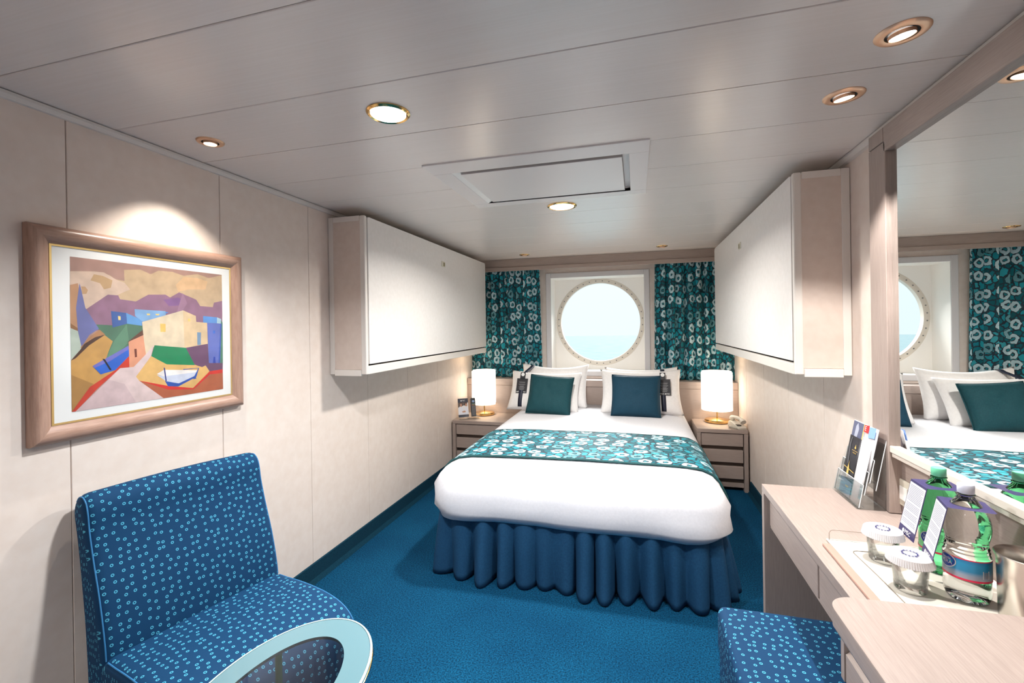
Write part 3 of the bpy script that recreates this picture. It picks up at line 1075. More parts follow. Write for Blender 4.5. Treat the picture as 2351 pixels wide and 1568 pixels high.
# ------------------------------------------------------------------ nightstands
def nightstand(lab, x0, x1, yf, top):
    yb = 4.535
    t = thing('nightstand', lab, 'nightstand', ((x0 + x1) / 2, (yf + yb) / 2, 0), group='oak nightstands beside the bed')
    obj('top', boxes((x0, x1, yf, yb, top - .032, top), bev=.003), wood_x, t)
    obj('side_panel', boxes((x0, x0 + .03, yf + .001, yb, 0, top - .033)), wood_z, t)
    obj('side_panel', boxes((x1 - .03, x1, yf + .001, yb, 0, top - .033)), wood_z, t)
    obj('back_panel', boxes((x0 + .031, x1 - .031, yb - .02, yb, .05, top - .034)), wood_z, t)
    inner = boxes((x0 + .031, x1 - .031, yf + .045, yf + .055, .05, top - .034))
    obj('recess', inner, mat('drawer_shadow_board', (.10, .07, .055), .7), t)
    hgt = (top - .033 - .075) / 3
    for k in range(3):
        z1 = top - .037 - hgt * k
        bm = boxes((x0 + .034, x1 - .036, yf + .010, yf + .042, z1 - hgt + .032, z1 - .0), bev=.003)
        obj('drawer', bm, wood_x, t)
    obj('plinth', boxes((x0 + .031, x1 - .031, yf + .03, yf + .044, .03, .066)), wood_x, t)
    return t
nightstand('oak nightstand under the lamp with the remote control', XL + .016, -1.19, 4.09, .497)
nightstand('oak nightstand with three drawers, under the lamp beside the telephone', .475, XR - .014, 4.12, .513)

# ------------------------------------------------------------------ bedside lamps
def lamp(lab, x, y, z0, rs):
    t = thing('table_lamp', lab, 'table lamp', (x, y, z0), group='bedside lamps with white shades')
    obj('base', lathe([(0, z0), (.098, z0), (.105, z0 + .006), (.106, z0 + .016), (.098, z0 + .027), (.04, z0 + .036), (.012, z0 + .040), (0, z0 + .040)], x, y, 48), gold_m, t, True)
    obj('stem', lathe([(.0065, z0 + .038), (.0065, z0 + .20)], x, y, 16), gold_m, t, True)
    obj('switch', lathe([(.007, 0), (.007, .012), (0, .012)], n=12, M=Matrix.Translation((x + .02, y - .098, z0 + .020)) @ Matrix.Rotation(R(78), 4, 'X')), gold_m, t)
    def arc_wall(a0, a1, r, za, zb, name):
        bm = grid(28, 2, lambda i, j: (x + r * math.cos(R(a0 + (a1 - a0) * i / 27)), y + r * math.sin(R(a0 + (a1 - a0) * i / 27)), (za, zb)[j]))
        o = obj(name, bm, shade_m, t, 'all')
        s = o.modifiers.new('sheet', 'SOLIDIFY')
        s.thickness = .003
    # two wrapped sheets, one set a little lower than the other
    arc_wall(168, 352, rs, z0 + .112, z0 + .445, 'shade')
    arc_wall(-20, 180, rs - .006, z0 + .126, z0 + .455, 'shade')
    obj('shade_rib', boxes((x - .07, x + .07, y - .003, y + .003, z0 + .19, z0 + .196)), gold_m, t)
    light('lamp_glow', 'POINT', (x, y, z0 + .28), 2.2, t, col=(1, .80, .56), shadow_soft_size=.04)
    return t
lamp('brass table lamp with a lit white shade, next to the remote control', -1.515, 4.425, .497, .125)
lamp('brass table lamp with a lit white shade, next to the telephone', .679, 4.42, .513, .129)

# ------------------------------------------------------------------ acrylic stand with card and remote control
SA, SL = R(34), R(15)
so_ = Vector((-1.624, 4.205, .4985))
xd = Vector((math.cos(SA), math.sin(SA), 0))
nd_ = Vector((math.sin(SA), -math.cos(SA), 0))
upv = Vector((0, 0, 1)) * math.cos(SL) - nd_ * math.sin(SL)
MS = frame_of(so_ + Vector((0, 0, .006)), xd, upv)
st = thing('acrylic_stand', 'clear acrylic stand for card and remote control, on the nightstand', 'stand', so_)
obj('back_plate', sheet(MS, -.085, .125, 0, .205, .003), acrylic_m, st)
obj('foot_plate', prism([tuple((so_ + xd * a + nd_ * b)[:2]) for a, b in ((-.085, -.02), (.125, -.02), (.125, .075), (-.085, .075))], 'z', .4985, .5015), acrylic_m, st)
obj('lip', sheet(MS @ Matrix.Translation((0, 0, .022)), -.085, .125, -.002, .03, .003), acrylic_m, st)
card = obj('photo_card', sheet(MS @ Matrix.Translation((0, 0, .003)), -.080, .022, .004, .188, .0012), paper_m, None)
tag(card, 'printed photo card with two people in white shirts, in the acrylic stand', 'card')
def cp(m, pts, name='print', zz=.0036):
    bm = NB()
    poly(bm, [MS @ Vector((x, y, zz)) for x, y in pts])
    return obj(name, bm, m, card)
flesh = mat('print_skin', (.50, .27, .18), .5)
hairm = mat('print_hair', (.06, .025, .02), .5)
shirt = mat('print_shirt', (.72, .74, .82), .5)
dkblue = mat('print_dark_blue', (.022, .026, .05), .5)
cp(dkblue, [(-.080, .188), (-.080, .148), (.022, .148), (.022, .188)])
cp(mat('print_dim', (.10, .07, .06), .5), [(-.080, .148), (-.080, .10), (-.02, .12), (.022, .148)])
cp(shirt, [(-.080, .03), (-.076, .098), (-.058, .116), (-.035, .104), (-.02, .07), (-.01, .112), (.012, .10), (.022, .06), (.022, .03)], zz=.0038)
cp(hairm, [(-.064, .118), (-.066, .142), (-.050, .152), (-.036, .142), (-.036, .118)], zz=.0040)
cp(flesh, [(-.060, .112), (-.061, .132), (-.050, .142), (-.041, .132), (-.042, .112), (-.050, .104)], zz=.0042)
cp(hairm, [(-.018, .118), (-.016, .146), (-.002, .152), (.012, .140), (.012, .112)], zz=.0040)
cp(flesh, [(-.008, .112), (-.008, .132), (.002, .140), (.011, .130), (.009, .110)], zz=.0042)
cp(flesh, [(-.046, .060), (-.020, .070), (-.006, .062), (-.012, .052), (-.036, .050)], zz=.0042)
cp(dkblue, [(-.080, .006), (.022, .006), (.022, .030), (-.080, .030)], zz=.0044)
q = text_bm('MSC', .016, MS @ Matrix.Translation((-.022, .166, .0042)))
lathe([(.006, .0042), (0, .0042)], n=14, bm=q, M=MS @ Matrix.Translation((-.047, .166, 0)))
obj('lettering', q, ink_white, card)
bm = NB()
prof = [(-.024, 0), (.024, 0), (.025, .004), (.025, .176), (.019, .182), (-.019, .182), (-.025, .176), (-.025, .004)]
A = [bm.verts.new(MS @ Vector((x + .070, y + .004, .004))) for x, y in prof]
B = [bm.verts.new(MS @ Vector((x * .9 + .070, y + .004, .020))) for x, y in prof]
bm.faces.new(A[::-1]); bm.faces.new(B)
for i in range(8): bm.faces.new((A[i], A[(i + 1) % 8], B[(i + 1) % 8], B[i]))
rc = obj('remote_control', bm, mat('remote_grey', (.045, .048, .058), .45), None)
tag(rc, 'dark grey remote control standing in the acrylic stand', 'remote control')
def btn(name, m, x, y, w, h):
    return obj(name, sheet(MS @ Matrix.Translation((.070 + x, .004 + y, .0215)), -w / 2, w / 2, -h / 2, h / 2, .0016), m, rc)
btn('panel', mat('remote_black', (.008, .008, .012), .3), 0, .148, .038, .05)
obj('dial', lathe([(.0125, .021), (.0125, .0235), (0, .024)], n=20, M=MS @ Matrix.Translation((.070, .152, 0))), mat('remote_blue', (.20, .30, .48), .4), rc)
for i, c in enumerate(((.5, .06, .04), (.75, .38, .06), (.70, .45, .10), (.5, .10, .05))):
    btn('button', mat('remote_colour', c, .4), -.0135 + .009 * i, .112, .007, .004)
for i in range(3):
    btn('button', mat('remote_green', (.35, .62, .45), .4), -.010 + .010 * i, .123, .008, .005)
gm = mat('remote_key', (.20, .20, .22), .5)
for r_ in range(8):
    for c_ in range(3):
        btn('button', gm, -.011 + .011 * c_, .020 + .011 * r_, .007, .0055)

# ------------------------------------------------------------------ telephone
ph = thing('telephone', 'beige telephone with its handset resting on it, beside the lamp', 'telephone', (.800, 4.21, .514), (0, 0, R(18)), None)
tel_m = mat('telephone_beige', (.60, .56, .49), .4)
bm = prism([(-.085, 0), (.085, 0), (.088, .012), (.070, .046), (.035, .050), (-.060, .030), (-.088, .014)], 'x', -.038, .038, bev=.008)
obj('body', bm, tel_m, ph, True)
hp = []
for k in range(15):
    a = -1 + 2 * k / 14
    hp.append((.006, a * .088, .070 + .012 * (1 - a * a) - .010 * max(0, abs(a) - .75) * 4))
obj('handset', tube(hp, [.024 if abs(-1 + 2 * k / 14) > .72 else .0155 for k in range(15)], 12), tel_m, ph, True)
obj('keypad', boxes((-.032, .002, -.066, -.010, .028, .036)), mat('telephone_dark', (.05, .045, .04), .5), ph)
cord = []
for k in range(120):
    a = k / 119
    cord.append((-.052 + .006 * math.cos(k * 1.1) - .014 * math.sin(a * 3.1), -.088 + .12 * a, .012 + .006 * math.sin(k * 1.1)))
obj('cord', tube(cord, .0022, 6), mat('telephone_cord', (.55, .51, .44), .5), ph, True)

PAINT = [
    ((0.434, 0.254, 0.209), [(3, 1000), (1000, 997), (995, 0), (0, 5)]),
    ((0.61, 0.434, 0.27), [(2, 906), (128, 920), (208, 903), (239, 878), (292, 872), (290, 950), (390, 965), (455, 939), (509, 972), (604, 975), (687, 953), (794, 979), (887, 956), (1000, 994), (1000, 630), (0, 613)]),
    ((0.701, 0.515, 0.402), [(2, 905), (128, 919), (177, 918), (252, 872), (292, 860), (325, 814), (277, 786), (238, 763), (196, 769), (80, 665), (0, 613)]),
    ((0.552, 0.352, 0.181), [(104, 857), (122, 900), (170, 894), (223, 869), (213, 817), (175, 803), (154, 843)]),
    ((0.73, 0.468, 0.262), [(627, 874), (687, 944), (793, 946), (877, 926), (857, 857), (720, 846), (643, 822)]),
    ((0.305, 0.156, 0.242), [(76, 661), (196, 769), (254, 767), (264, 741), (358, 730), (438, 785), (553, 793), (585, 773), (651, 818), (781, 767), (812, 716), (917, 711), (927, 750), (1000, 769), (998, 510), (117, 524)]),
    ((0.242, 0.114, 0.283), [(537, 753), (642, 777), (701, 753), (666, 715), (576, 706)]),
    ((0.376, 0.205, 0.305), [(676, 815), (710, 735), (666, 660), (632, 659)]),
    ((0.515, 0.27, 0.141), [(1, 817), (40, 832), (49, 762), (37, 643), (41, 525), (0, 569)]),
    ((0.546, 0.328, 0.171), [(56, 813), (76, 813), (90, 791), (82, 766), (61, 763)]),
    ((0.305, 0.141, 0.053), [(0, 573), (36, 540), (36, 519), (0, 544)]),
    ((0.503, 0.578, 0.491), [(0, 541), (36, 521), (54, 409), (0, 336)]),
    ((0.076, 0.181, 0.114), [(120, 565), (216, 558), (301, 569), (397, 557), (402, 515), (306, 440), (313, 403), (181, 328), (214, 447), (141, 531)]),
    ((0.117, 0.262, 0.162), [(301, 565), (313, 439), (216, 333), (181, 332), (227, 451)]),
    ((0.162, 0.175, 0.413), [(48, 832), (56, 792), (75, 674), (144, 535), (93, 494), (53, 417), (36, 525), (29, 672)]),
    ((0.61, 0.328, 0.091), [(0, 332), (63, 405), (174, 492), (219, 447), (178, 332), (313, 407), (312, 338), (231, 245), (94, 147), (0, 5)]),
    ((0.445, 0.231, 0.065), [(0, 241), (112, 167), (91, 146), (0, 5)]),
    ((0.434, 0.205, 0.091), [(49, 417), (93, 479), (147, 529), (177, 496), (92, 434), (51, 398)]),
    ((0.068, 0.025, 0.014), [(66, 435), (122, 478), (177, 494), (92, 426), (22, 345), (0, 332), (51, 406)]),
    ((0.045, 0.114, 0.352), [(211, 656), (298, 646), (303, 569), (219, 542)]),
    ((0.114, 0.314, 0.631), [(298, 646), (396, 596), (394, 554), (303, 569)]),
    ((0.855, 0.631, 0.223), [(250, 623), (265, 621), (266, 595), (252, 595)]),
    ((0.223, 0.413, 0.687), [(349, 674), (551, 666), (552, 633), (399, 584), (351, 625)]),
    ((0.091, 0.262, 0.68), [(551, 660), (573, 658), (552, 645)]),
    ((0.855, 0.61, 0.188), [(425, 644), (446, 644), (446, 632), (427, 632)]),
    ((0.855, 0.61, 0.188), [(483, 643), (510, 644), (504, 632), (484, 633)]),
    ((0.776, 0.631, 0.445), [(395, 582), (677, 676), (684, 374), (478, 405), (410, 336)]),
    ((0.761, 0.552, 0.332), [(677, 676), (775, 633), (778, 584), (866, 577), (868, 395), (684, 374)]),
    ((0.807, 0.527, 0.138), [(512, 570), (550, 568), (549, 506), (514, 507)]),
    ((0.195, 0.314, 0.468), [(783, 499), (814, 496), (812, 395), (784, 393)]),
    ((0.871, 0.61, 0.188), [(712, 611), (732, 609), (730, 588), (714, 588)]),
    ((0.08, 0.223, 0.156), [(980, 609), (1000, 580), (997, 221), (963, 215)]),
    ((0.133, 0.175, 0.527), [(866, 577), (981, 573), (960, 213), (875, 235)]),
    ((0.114, 0.305, 0.687), [(834, 634), (952, 624), (949, 573), (833, 579)]),
    ((0.429, 0.617, 0.716), [(952, 624), (988, 610), (984, 570), (949, 573)]),
    ((0.032, 0.091, 0.456), [(981, 570), (991, 568), (970, 212), (956, 211)]),
    ((0.038, 0.156, 0.617), [(914, 511), (934, 511), (934, 486), (913, 486)]),
    ((0.021, 0.061, 0.402), [(916, 287), (930, 286), (934, 217), (908, 228)]),
    ((0.156, 0.07, 0.144), [(693, 376), (868, 400), (875, 237), (996, 226), (994, 164), (884, 157), (818, 205), (755, 233)]),
    ((0.162, 0.162, 0.527), [(106, 287), (309, 413), (311, 375), (200, 303), (120, 269)]),
    ((0.023, 0.127, 0.591), [(117, 273), (200, 311), (310, 387), (312, 338), (231, 247), (149, 227)]),
    ((0.01, 0.01, 0.023), [(160, 332), (172, 329), (209, 252), (199, 249)]),
    ((0.617, 0.045, 0.021), [(0, 5), (91, 150), (231, 248), (312, 340), (313, 259), (257, 257), (130, 133), (18, 3)]),
    ((0.761, 0.332, 0.195), [(310, 440), (399, 498), (415, 341), (338, 256), (312, 259)]),
    ((0.122, 0.045, 0.025), [(299, 435), (397, 524), (401, 486)]),
    ((0.156, 0.03, 0.016), [(343, 387), (357, 388), (359, 329), (346, 326)]),
    ((0.761, 0.591, 0.578), [(17, 3), (257, 258), (338, 258), (414, 343), (468, 409), (448, 328), (352, 187), (530, 0)]),
    ((0.672, 0.503, 0.515), [(17, 3), (192, 187), (282, 143), (349, 2)]),
    ((0.776, 0.468, 0.162), [(448, 328), (553, 260), (759, 234), (818, 208), (847, 219), (880, 165), (743, 44), (559, 85), (372, 151), (351, 187)]),
    ((0.005, 0.242, 0.093), [(472, 407), (693, 376), (761, 230), (553, 256), (450, 327)]),
    ((0.468, 0.117, 0.048), [(372, 153), (562, 64), (747, 36), (893, 140), (994, 150), (995, 0), (528, 0)]),
    ((0.687, 0.026, 0.018), [(367, 156), (559, 90), (743, 45), (880, 167), (994, 172), (993, 140), (883, 139), (747, 34), (562, 60)]),
    ((0.888, 0.839, 0.807), [(485, 190), (533, 217), (781, 187), (772, 169), (548, 158), (532, 164)]),
    ((0.617, 0.658, 0.791), [(484, 183), (532, 167), (772, 171), (758, 135), (636, 96), (547, 126)]),
    ((0.013, 0.08, 0.413), [(538, 130), (636, 98), (755, 141), (787, 201), (672, 202), (669, 208), (794, 204), (771, 133), (632, 74), (559, 87)]),
    ((0.013, 0.08, 0.413), [(762, 136), (773, 120), (749, 116), (744, 132)]),
    ((0.01, 0.032, 0.202), [(531, 234), (539, 231), (551, 129), (542, 127)]),
]

# ------------------------------------------------------------------ framed picture
PY0, PY1, PZ0, PZ1 = .912, 1.666, 1.060, 1.728
pic = thing('framed_picture', 'framed print of boats and cubist houses in a rounded oak frame on the wall', 'picture', (XL, (PY0 + PY1) / 2, PZ0))
mw = .055
prof = [(0, .001), (0, .020), (.006, .029), (.016, .033), (.030, .031), (.044, .024), (.052, .018), (mw, .016), (mw, .006)]
def corner(k, s):
    return ((PY0 + s, PZ0 + s), (PY1 - s, PZ0 + s), (PY1 - s, PZ1 - s), (PY0 + s, PZ1 - s))[k % 4]
for k in range(4):
    bm = NB()
    A = [bm.verts.new((XL + h, *corner(k, s))) for s, h in prof]
    B = [bm.verts.new((XL + h, *corner(k + 1, s))) for s, h in prof]
    for i in range(len(prof) - 1):
        bm.faces.new((A[i], A[i + 1], B[i + 1], B[i]))
    bm.faces.new(A); bm.faces.new(B[::-1])
    bmesh.ops.recalc_face_normals(bm, faces=bm.faces)
    obj('moulding', bm, frame_y if k % 2 == 0 else frame_z, pic, True)
s0, s1 = mw - .001, mw + .005
obj('gold_slip', boxes((XL + .004, XL + .018, PY0 + s0, PY1 - s0, PZ0 + s0, PZ0 + s1), (XL + .004, XL + .018, PY0 + s0, PY1 - s0, PZ1 - s1, PZ1 - s0),
                       (XL + .004, XL + .018, PY0 + s0, PY0 + s1, PZ0 + s1, PZ1 - s1), (XL + .004, XL + .018, PY1 - s1, PY1 - s0, PZ0 + s1, PZ1 - s1)), mat('gilt', (.78, .55, .22), .35, .9), pic)
obj('mount', boxes((XL + .004, XL + .0165, PY0 + s1, PY1 - s1, PZ0 + s1, PZ1 - s1)), mat('mount_board', (.88, .89, .88), .7), pic)
bm = NB()
cols, mats_ = {}, []
for i, (c, q) in enumerate(PAINT):
    if c not in cols:
        cols[c] = len(mats_)
        pm_ = speckle('print_colour', tuple(k * .76 for k in c), tuple(min(1, k * .98) for k in c), 26, .6)
        mats_.append(pm_)
    x = XL + .0167 + .00002 * i
    pts = [(x, 1.018 + .551 * u / 1000, 1.146 + .495 * v / 1000) for u, v in q]
    f = poly(bm, pts, cols[c])
    f.normal_update()
    if f.normal.x < 0: f.normal_flip()
bmesh.ops.triangulate(bm, faces=bm.faces)
obj('print', bm, mats_, pic)
obj('glazing', boxes((XL + .0195, XL + .0205, PY0 + s0, PY1 - s0, PZ0 + s0, PZ1 - s0)), picture_glass, pic)

# ------------------------------------------------------------------ upholstered lounge chair
def smooth_loop(pts, n=4):
    """closed Catmull-Rom through pts"""
    out = []
    m = len(pts)
    for i in range(m):
        p0, p1, p2, p3 = (Vector(pts[(i + k - 1) % m]) for k in range(4))
        for q in range(n):
            t = q / n
            out.append(0.5 * ((2 * p1) + (p2 - p0) * t + (2 * p0 - 5 * p1 + 4 * p2 - p3) * t * t + (3 * p1 - p0 - 3 * p2 + p3) * t ** 3))
    return out

def inset_loop(pts, d):
    m = len(pts)
    area = sum(pts[i][0] * pts[(i + 1) % m][1] - pts[(i + 1) % m][0] * pts[i][1] for i in range(m))
    s = 1 if area > 0 else -1
    out = []
    for i in range(m):
        t = (pts[(i + 1) % m] - pts[i - 1])
        t = t.normalized() if t.length > 1e-9 else Vector((1, 0))
        out.append(pts[i] + Vector((-t.y, t.x)) * d * s)
    return out

def loft(pts, w, r, crown=0.0, nmid=9):
    """upholstered slab: side profile pts (x,z) swept across y with rounded ends"""
    bm = NB()
    L = bm.loops.layers.uv.verify()
    st = []
    for k in range(5):
        a = R(90 * k / 4)
        st.append((-w / 2 + r - r * math.cos(R(90) - a) * 1 if False else -w / 2 + r * (1 - math.sin(a)), r * (1 - math.cos(a))))
    st = st[::-1]
    st = [(-w / 2 + r * (1 - math.cos(R(22.5 * k))), r * (1 - math.sin(R(22.5 * k)))) for k in range(5)]
    mid = [(-w / 2 + r + (w - 2 * r) * k / nmid, -crown * math.sin(math.pi * k / nmid)) for k in range(1, nmid)]
    full = st + mid + [(-y, d) for y, d in st[::-1]]
    rings, ys_ = [], []
    for y, d in full:
        rings.append([bm.verts.new((p[0], y, p[1])) for p in inset_loop(pts, d)])
        ys_.append(y)
    m = len(pts)
    arc = [0]
    for i in range(m): arc.append(arc[-1] + (pts[(i + 1) % m] - pts[i]).length)
    for q in range(len(rings) - 1):
        for i in range(m):
            j = (i + 1) % m
            f = bm.faces.new((rings[q][i], rings[q][j], rings[q + 1][j], rings[q + 1][i]))
            for lp, (yy, aa) in zip(f.loops, ((ys_[q], arc[i]), (ys_[q], arc[i + 1]), (ys_[q + 1], arc[i + 1]), (ys_[q + 1], arc[i]))):
                lp[L].uv = (yy + 3, aa + 2)
    for ring, fl in ((rings[0], False), (rings[-1], True)):
        f = bm.faces.new(ring[::-1] if fl else ring)
        for lp in f.loops: lp[L].uv = (lp.vert.co.x * 1.9 + 5, lp.vert.co.z)
    bmesh.ops.recalc_face_normals(bm, faces=bm.faces)
    return bm

chair = thing('lounge_chair', 'armless blue chair dotted with pale rings, standing against the wall under the picture', 'chair', (-1.439, 1.232, 0), (0, 0, R(-13.9)))
CW = .560
BACK = smooth_loop([(-.012, .36), (-.018, .46), (-.050, .59), (-.090, .70), (-.118, .79), (-.126, .835), (-.140, .872), (-.170, .892), (-.205, .886), (-.230, .858), (-.236, .82),
                    (-.222, .77), (-.205, .70), (-.185, .60), (-.165, .48), (-.150, .30), (-.150, .12), (-.148, .03), (-.10, .025), (-.055, .03), (-.040, .12), (-.025, .24)], 3)
SEAT = smooth_loop([(-.070, .30), (-.066, .39), (-.03, .428), (.04, .434), (.14, .440), (.25, .438), (.33, .426), (.385, .402), (.418, .365), (.430, .31), (.430, .20), (.425, .08), (.420, .03),
                    (.36, .022), (.20, .02), (.05, .02), (-.060, .022), (-.072, .05), (-.072, .18)], 3)
obj('backrest', loft(BACK, CW, .030, .006), chair_m, chair, 'all')
obj('seat', loft(SEAT, CW - .002, .028, .004), chair_m, chair, 'all')
def seam_of(pts, w, r, lo, hi, name='seam'):
    P = inset_loop(pts, r * .28)
    for sgn in (-1, 1):
        path = [(p[0], sgn * (w / 2 - r * .28), p[1]) for p in P[lo:hi]]
        obj(name, tube(path, .0022, 6), mat('seam_blue', (.02, .16, .36), .7), chair, True)
seam_of(BACK, CW, .030, 2, 34)
seam_of(SEAT, CW - .002, .028, 7, 34)
for lx in (-.10, .38):
    for ly in (-.21, .21):
        obj('foot', lathe([(0, 0), (.018, 0), (.022, .03), (0, .03)], lx, ly, 12), dark_m, chair)

# ------------------------------------------------------------------ oval glass table
TZ, TX, TY, TA, TB = .55, -.826, .885, .184, .271
tb = thing('side_table', 'oval glass side table with a frosted pale blue border, in front of the chair', 'table', (TX, TY, 0))
def oval(a, b, z, n=72, sy=0.0):
    return [(TX + a * math.cos(2 * math.pi * k / n), TY + sy + b * math.sin(2 * math.pi * k / n), z) for k in range(n)]
def oval_band(loops, bm=None, close=True):
    bm = bm or NB()
    Rg = [[bm.verts.new(p) for p in lp] for lp in loops]
    m = len(Rg)
    for q in range(m if close else m - 1):
        a, b = Rg[q], Rg[(q + 1) % m]
        for i in range(len(a)): bm.faces.new((a[i], a[(i + 1) % len(a)], b[(i + 1) % len(b)], b[i]))
    bmesh.ops.recalc_face_normals(bm, faces=bm.faces)
    return bm
IA, IB, SY = .120, .205, -.015
obj('frosted_border', oval_band([oval(IA, IB, TZ - .001, sy=SY), oval(TA - .007, TB - .007, TZ - .001), oval(TA - .007, TB - .007, TZ - .009), oval(IA, IB, TZ - .009, sy=SY)]), frost_m, tb)
bm = NB()
bm.faces.new([bm.verts.new(p) for p in oval(IA - .0005, IB - .0005, TZ - .0012, sy=SY)])
obj('clear_centre', bm, smoke_glass, tb)
obj('edge', oval_band([oval(TA - .006, TB - .006, TZ), oval(TA - .002, TB - .002, TZ), oval(TA, TB, TZ - .002), oval(TA, TB, TZ - .008), oval(TA - .002, TB - .002, TZ - .010), oval(TA - .006, TB - .006, TZ - .010)]), mat('clear_glass_edge', (.42, .60, .60), .08, Coat_Weight=1.0), tb)
obj('rim', tube(oval(TA - .001, TB - .001, TZ - .012), .003, 8, closed=True), gold_m, tb, True)
for lx, ly in ((-.935, 1.004), (-.74, .76), (-.93, .76)):
    obj('leg', lathe([(0, .0), (.009, .0), (.009, TZ - .011), (0, TZ - .011)], lx, ly, 16), gold_m, tb, True)
obj('lower_ring', tube([(TX + .7 * (p[0] - TX), TY + .6 * (p[1] - TY), .03) for p in oval(TA, TB, 0, 48)], .008, 8, closed=True), gold_m, tb, True)

# ------------------------------------------------------------------ stool pushed under the desk
stl = thing('stool', 'blue ring-dotted upholstered stool pushed under the desk', 'stool', (.50, 1.42, 0))
def cushion_box(x0, x1, y0, y1, z0, z1, r):
    bm = NB()
    L = bm.loops.layers.uv.verify()
    box(bm, x0, x1, y0, y1, z0, z1, bev=r, seg=4)
    bm.normal_update()
    for f in bm.faces:
        n = f.normal
        ax = max(range(3), key=lambda k: abs(n[k]))
        for lp in f.loops:
            c = lp.vert.co
            lp[L].uv = ((c.x + 2, c.y + 1), (c.x + 2, c.z + 4), (c.y + 2, c.z + 7))[2 - ax if ax != 1 else 1] if True else (0, 0)
    return bm
obj('seat', cushion_box(.246, .745, 1.165, 1.672, .30, .452, .026), chair_m, stl, 'all')
obj('skirt', cushion_box(.252, .739, 1.171, 1.666, .02, .304, .008), chair_m, stl, 'all')
for lx in (.30, .69):
    for ly in (1.22, 1.61):
        obj('foot', lathe([(0, 0), (.016, 0), (.018, .02), (0, .02)], lx, ly, 10), dark_m, stl)

# ------------------------------------------------------------------ desk
desk = thing('desk', 'long oak desk with a drawer pedestal under the mirror', 'desk', (.68, 1.3, 0))
obj('top', boxes((.489, .878, .28, 2.100, .701, .730), bev=.002), wood_y, desk)
obj('side_panel', boxes((.489, .876, 2.070, 2.100, 0, .699), bev=.002), wood_z, desk)
obj('rail', boxes((.524, .536, .30, 2.069, .580, .700)), wood_y, desk)
for a, b in ((1.552, 2.058), (1.150, 1.540)):
    obj('drawer', boxes((.508, .523, a, b, .577, .694), bev=.002), wood_y, desk)
obj('drawer_underlip', boxes((.510, .530, 1.15, 2.058, .568, .574)), wood_y, desk)
obj('modesty_panel', boxes((.862, .874, .30, 2.069, .08, .700)), wood_y, desk)
obj('pedestal_side', boxes((.512, .860, 1.385, 1.405, 0, .576)), wood_z, desk)
obj('pedestal_side', boxes((.512, .860, .30, .32, 0, .576)), wood_z, desk)
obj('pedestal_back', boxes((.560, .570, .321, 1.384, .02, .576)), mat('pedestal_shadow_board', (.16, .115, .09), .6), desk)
for k in range(3):
    z1 = .528 - .17 * k
    pts = [(.514, z1 - .140), (.514, z1), (.535, z1 + .018), (.548, z1 + .018), (.548, z1 - .140)]
    obj('pedestal_drawer', prism(pts, 'y', .325, 1.380), wood_y, desk)
for a, b in ((1.722, 1.880), (.28, 1.720)):
    obj('wall_panel', boxes((.871, .879, a, b, .731, .926)), wood_y, desk)

ctr = thing('counter', 'raised oak counter top with a rounded corner, lying on the near end of the desk', 'counter', (.64, .75, .731))
pts = []
for k in range(13):
    a = R(180 - 90 * k / 12)
    pts.append((.404 + .055 + .055 * math.cos(a), 1.196 - .055 + .055 * math.sin(a)))
pts += [(.60, 1.203), (.868, 1.209), (.868, .28), (.404, .28)]
obj('slab', prism(pts, 'z', .733, .775, bev=.004), wood_y, ctr, True)

# ------------------------------------------------------------------ wall mirror and socket
MX = .852
mir = thing('wall_mirror', 'large wall mirror in an oak frame above the desk', 'mirror', (.86, 1.1, .93))
obj('mirror_glass', boxes((MX, MX + .004, .15, 1.872, .962, 1.992)), mirror_m, mir)
obj('backing', boxes((MX + .005, .879, .15, 1.98, .930, 2.06)), dark_m, mir)
obj('frame_post', boxes((.834, .878, 1.872, 1.985, .732, 2.019), bev=.002), wood_z, mir)
obj('frame_corner', boxes((.834, .878, 1.884, 1.985, 2.022, 2.072), bev=.002), wood_z, mir)
obj('frame_rail', boxes((.834, .878, .15, 1.881, 1.986, 2.072), bev=.002), wood_y, mir)
sill_m = mat('mirror_sill', (.74, .67, .60), .4)
obj('sill', boxes((.836, .878, .15, 1.871, .944, .966), bev=.002), sill_m, mir, label='cream lower sill')
obj('sill', boxes((.842, .878, .15, 1.871, .928, .942), bev=.002), sill_m, mir, label='cream lower sill')
sk_ = thing('wall_socket', 'white wall socket under the mirror behind the green bottle', 'socket', (.871, 1.850, .81))
obj('plate', boxes((.864, .871, 1.80, 1.89, .765, .855), bev=.003), ivory_m, sk_)
obj('insert', boxes((.861, .864, 1.822, 1.868, .787, .833), bev=.002), white_m, sk_)

# ------------------------------------------------------------------ brochure holder on the desk
HY_0, HY_1 = 1.888, 2.096
hold = thing('brochure_holder', 'clear acrylic three-tier brochure holder at the far end of the desk', 'holder', (.79, 1.99, .731))
LEAN = math.atan(.19)
def tier(x, z):
    return frame_of((x, HY_1, z), (0, -1, 0), (math.sin(LEAN), 0, math.cos(LEAN)))     # faces the room
Wd = HY_1 - HY_0
def edged(name, M, x0, x1, y0, y1, t=.003):
    p = obj(name, sheet(M, x0, x1, y0, y1, t), acrylic_m, hold)
    bm = NB()
    for a, b in (((x0, y0), (x0, y1)), ((x1, y0), (x1, y1)), ((x0, y1), (x1, y1))):
        tube([M @ Vector((*a, -t / 2)), M @ Vector((*b, -t / 2))], t * .48, 5, bm=bm)
    obj('edge', bm, acrylic_edge, p)
obj('base_plate', boxes((.742, .832, HY_0, HY_1, .7315, .7345)), acrylic_m, hold)
tiers = [(.748, .736), (.765, .782), (.782, .826)]
for x, z in tiers:
    edged('front_plate', tier(x, z), 0, Wd, 0, .082)
    obj('shelf', boxes((x, x + .017, HY_0, HY_1, z, z + .003)), acrylic_m, hold)
edged('back_plate', tier(.800, .80), 0, Wd, 0, .185)
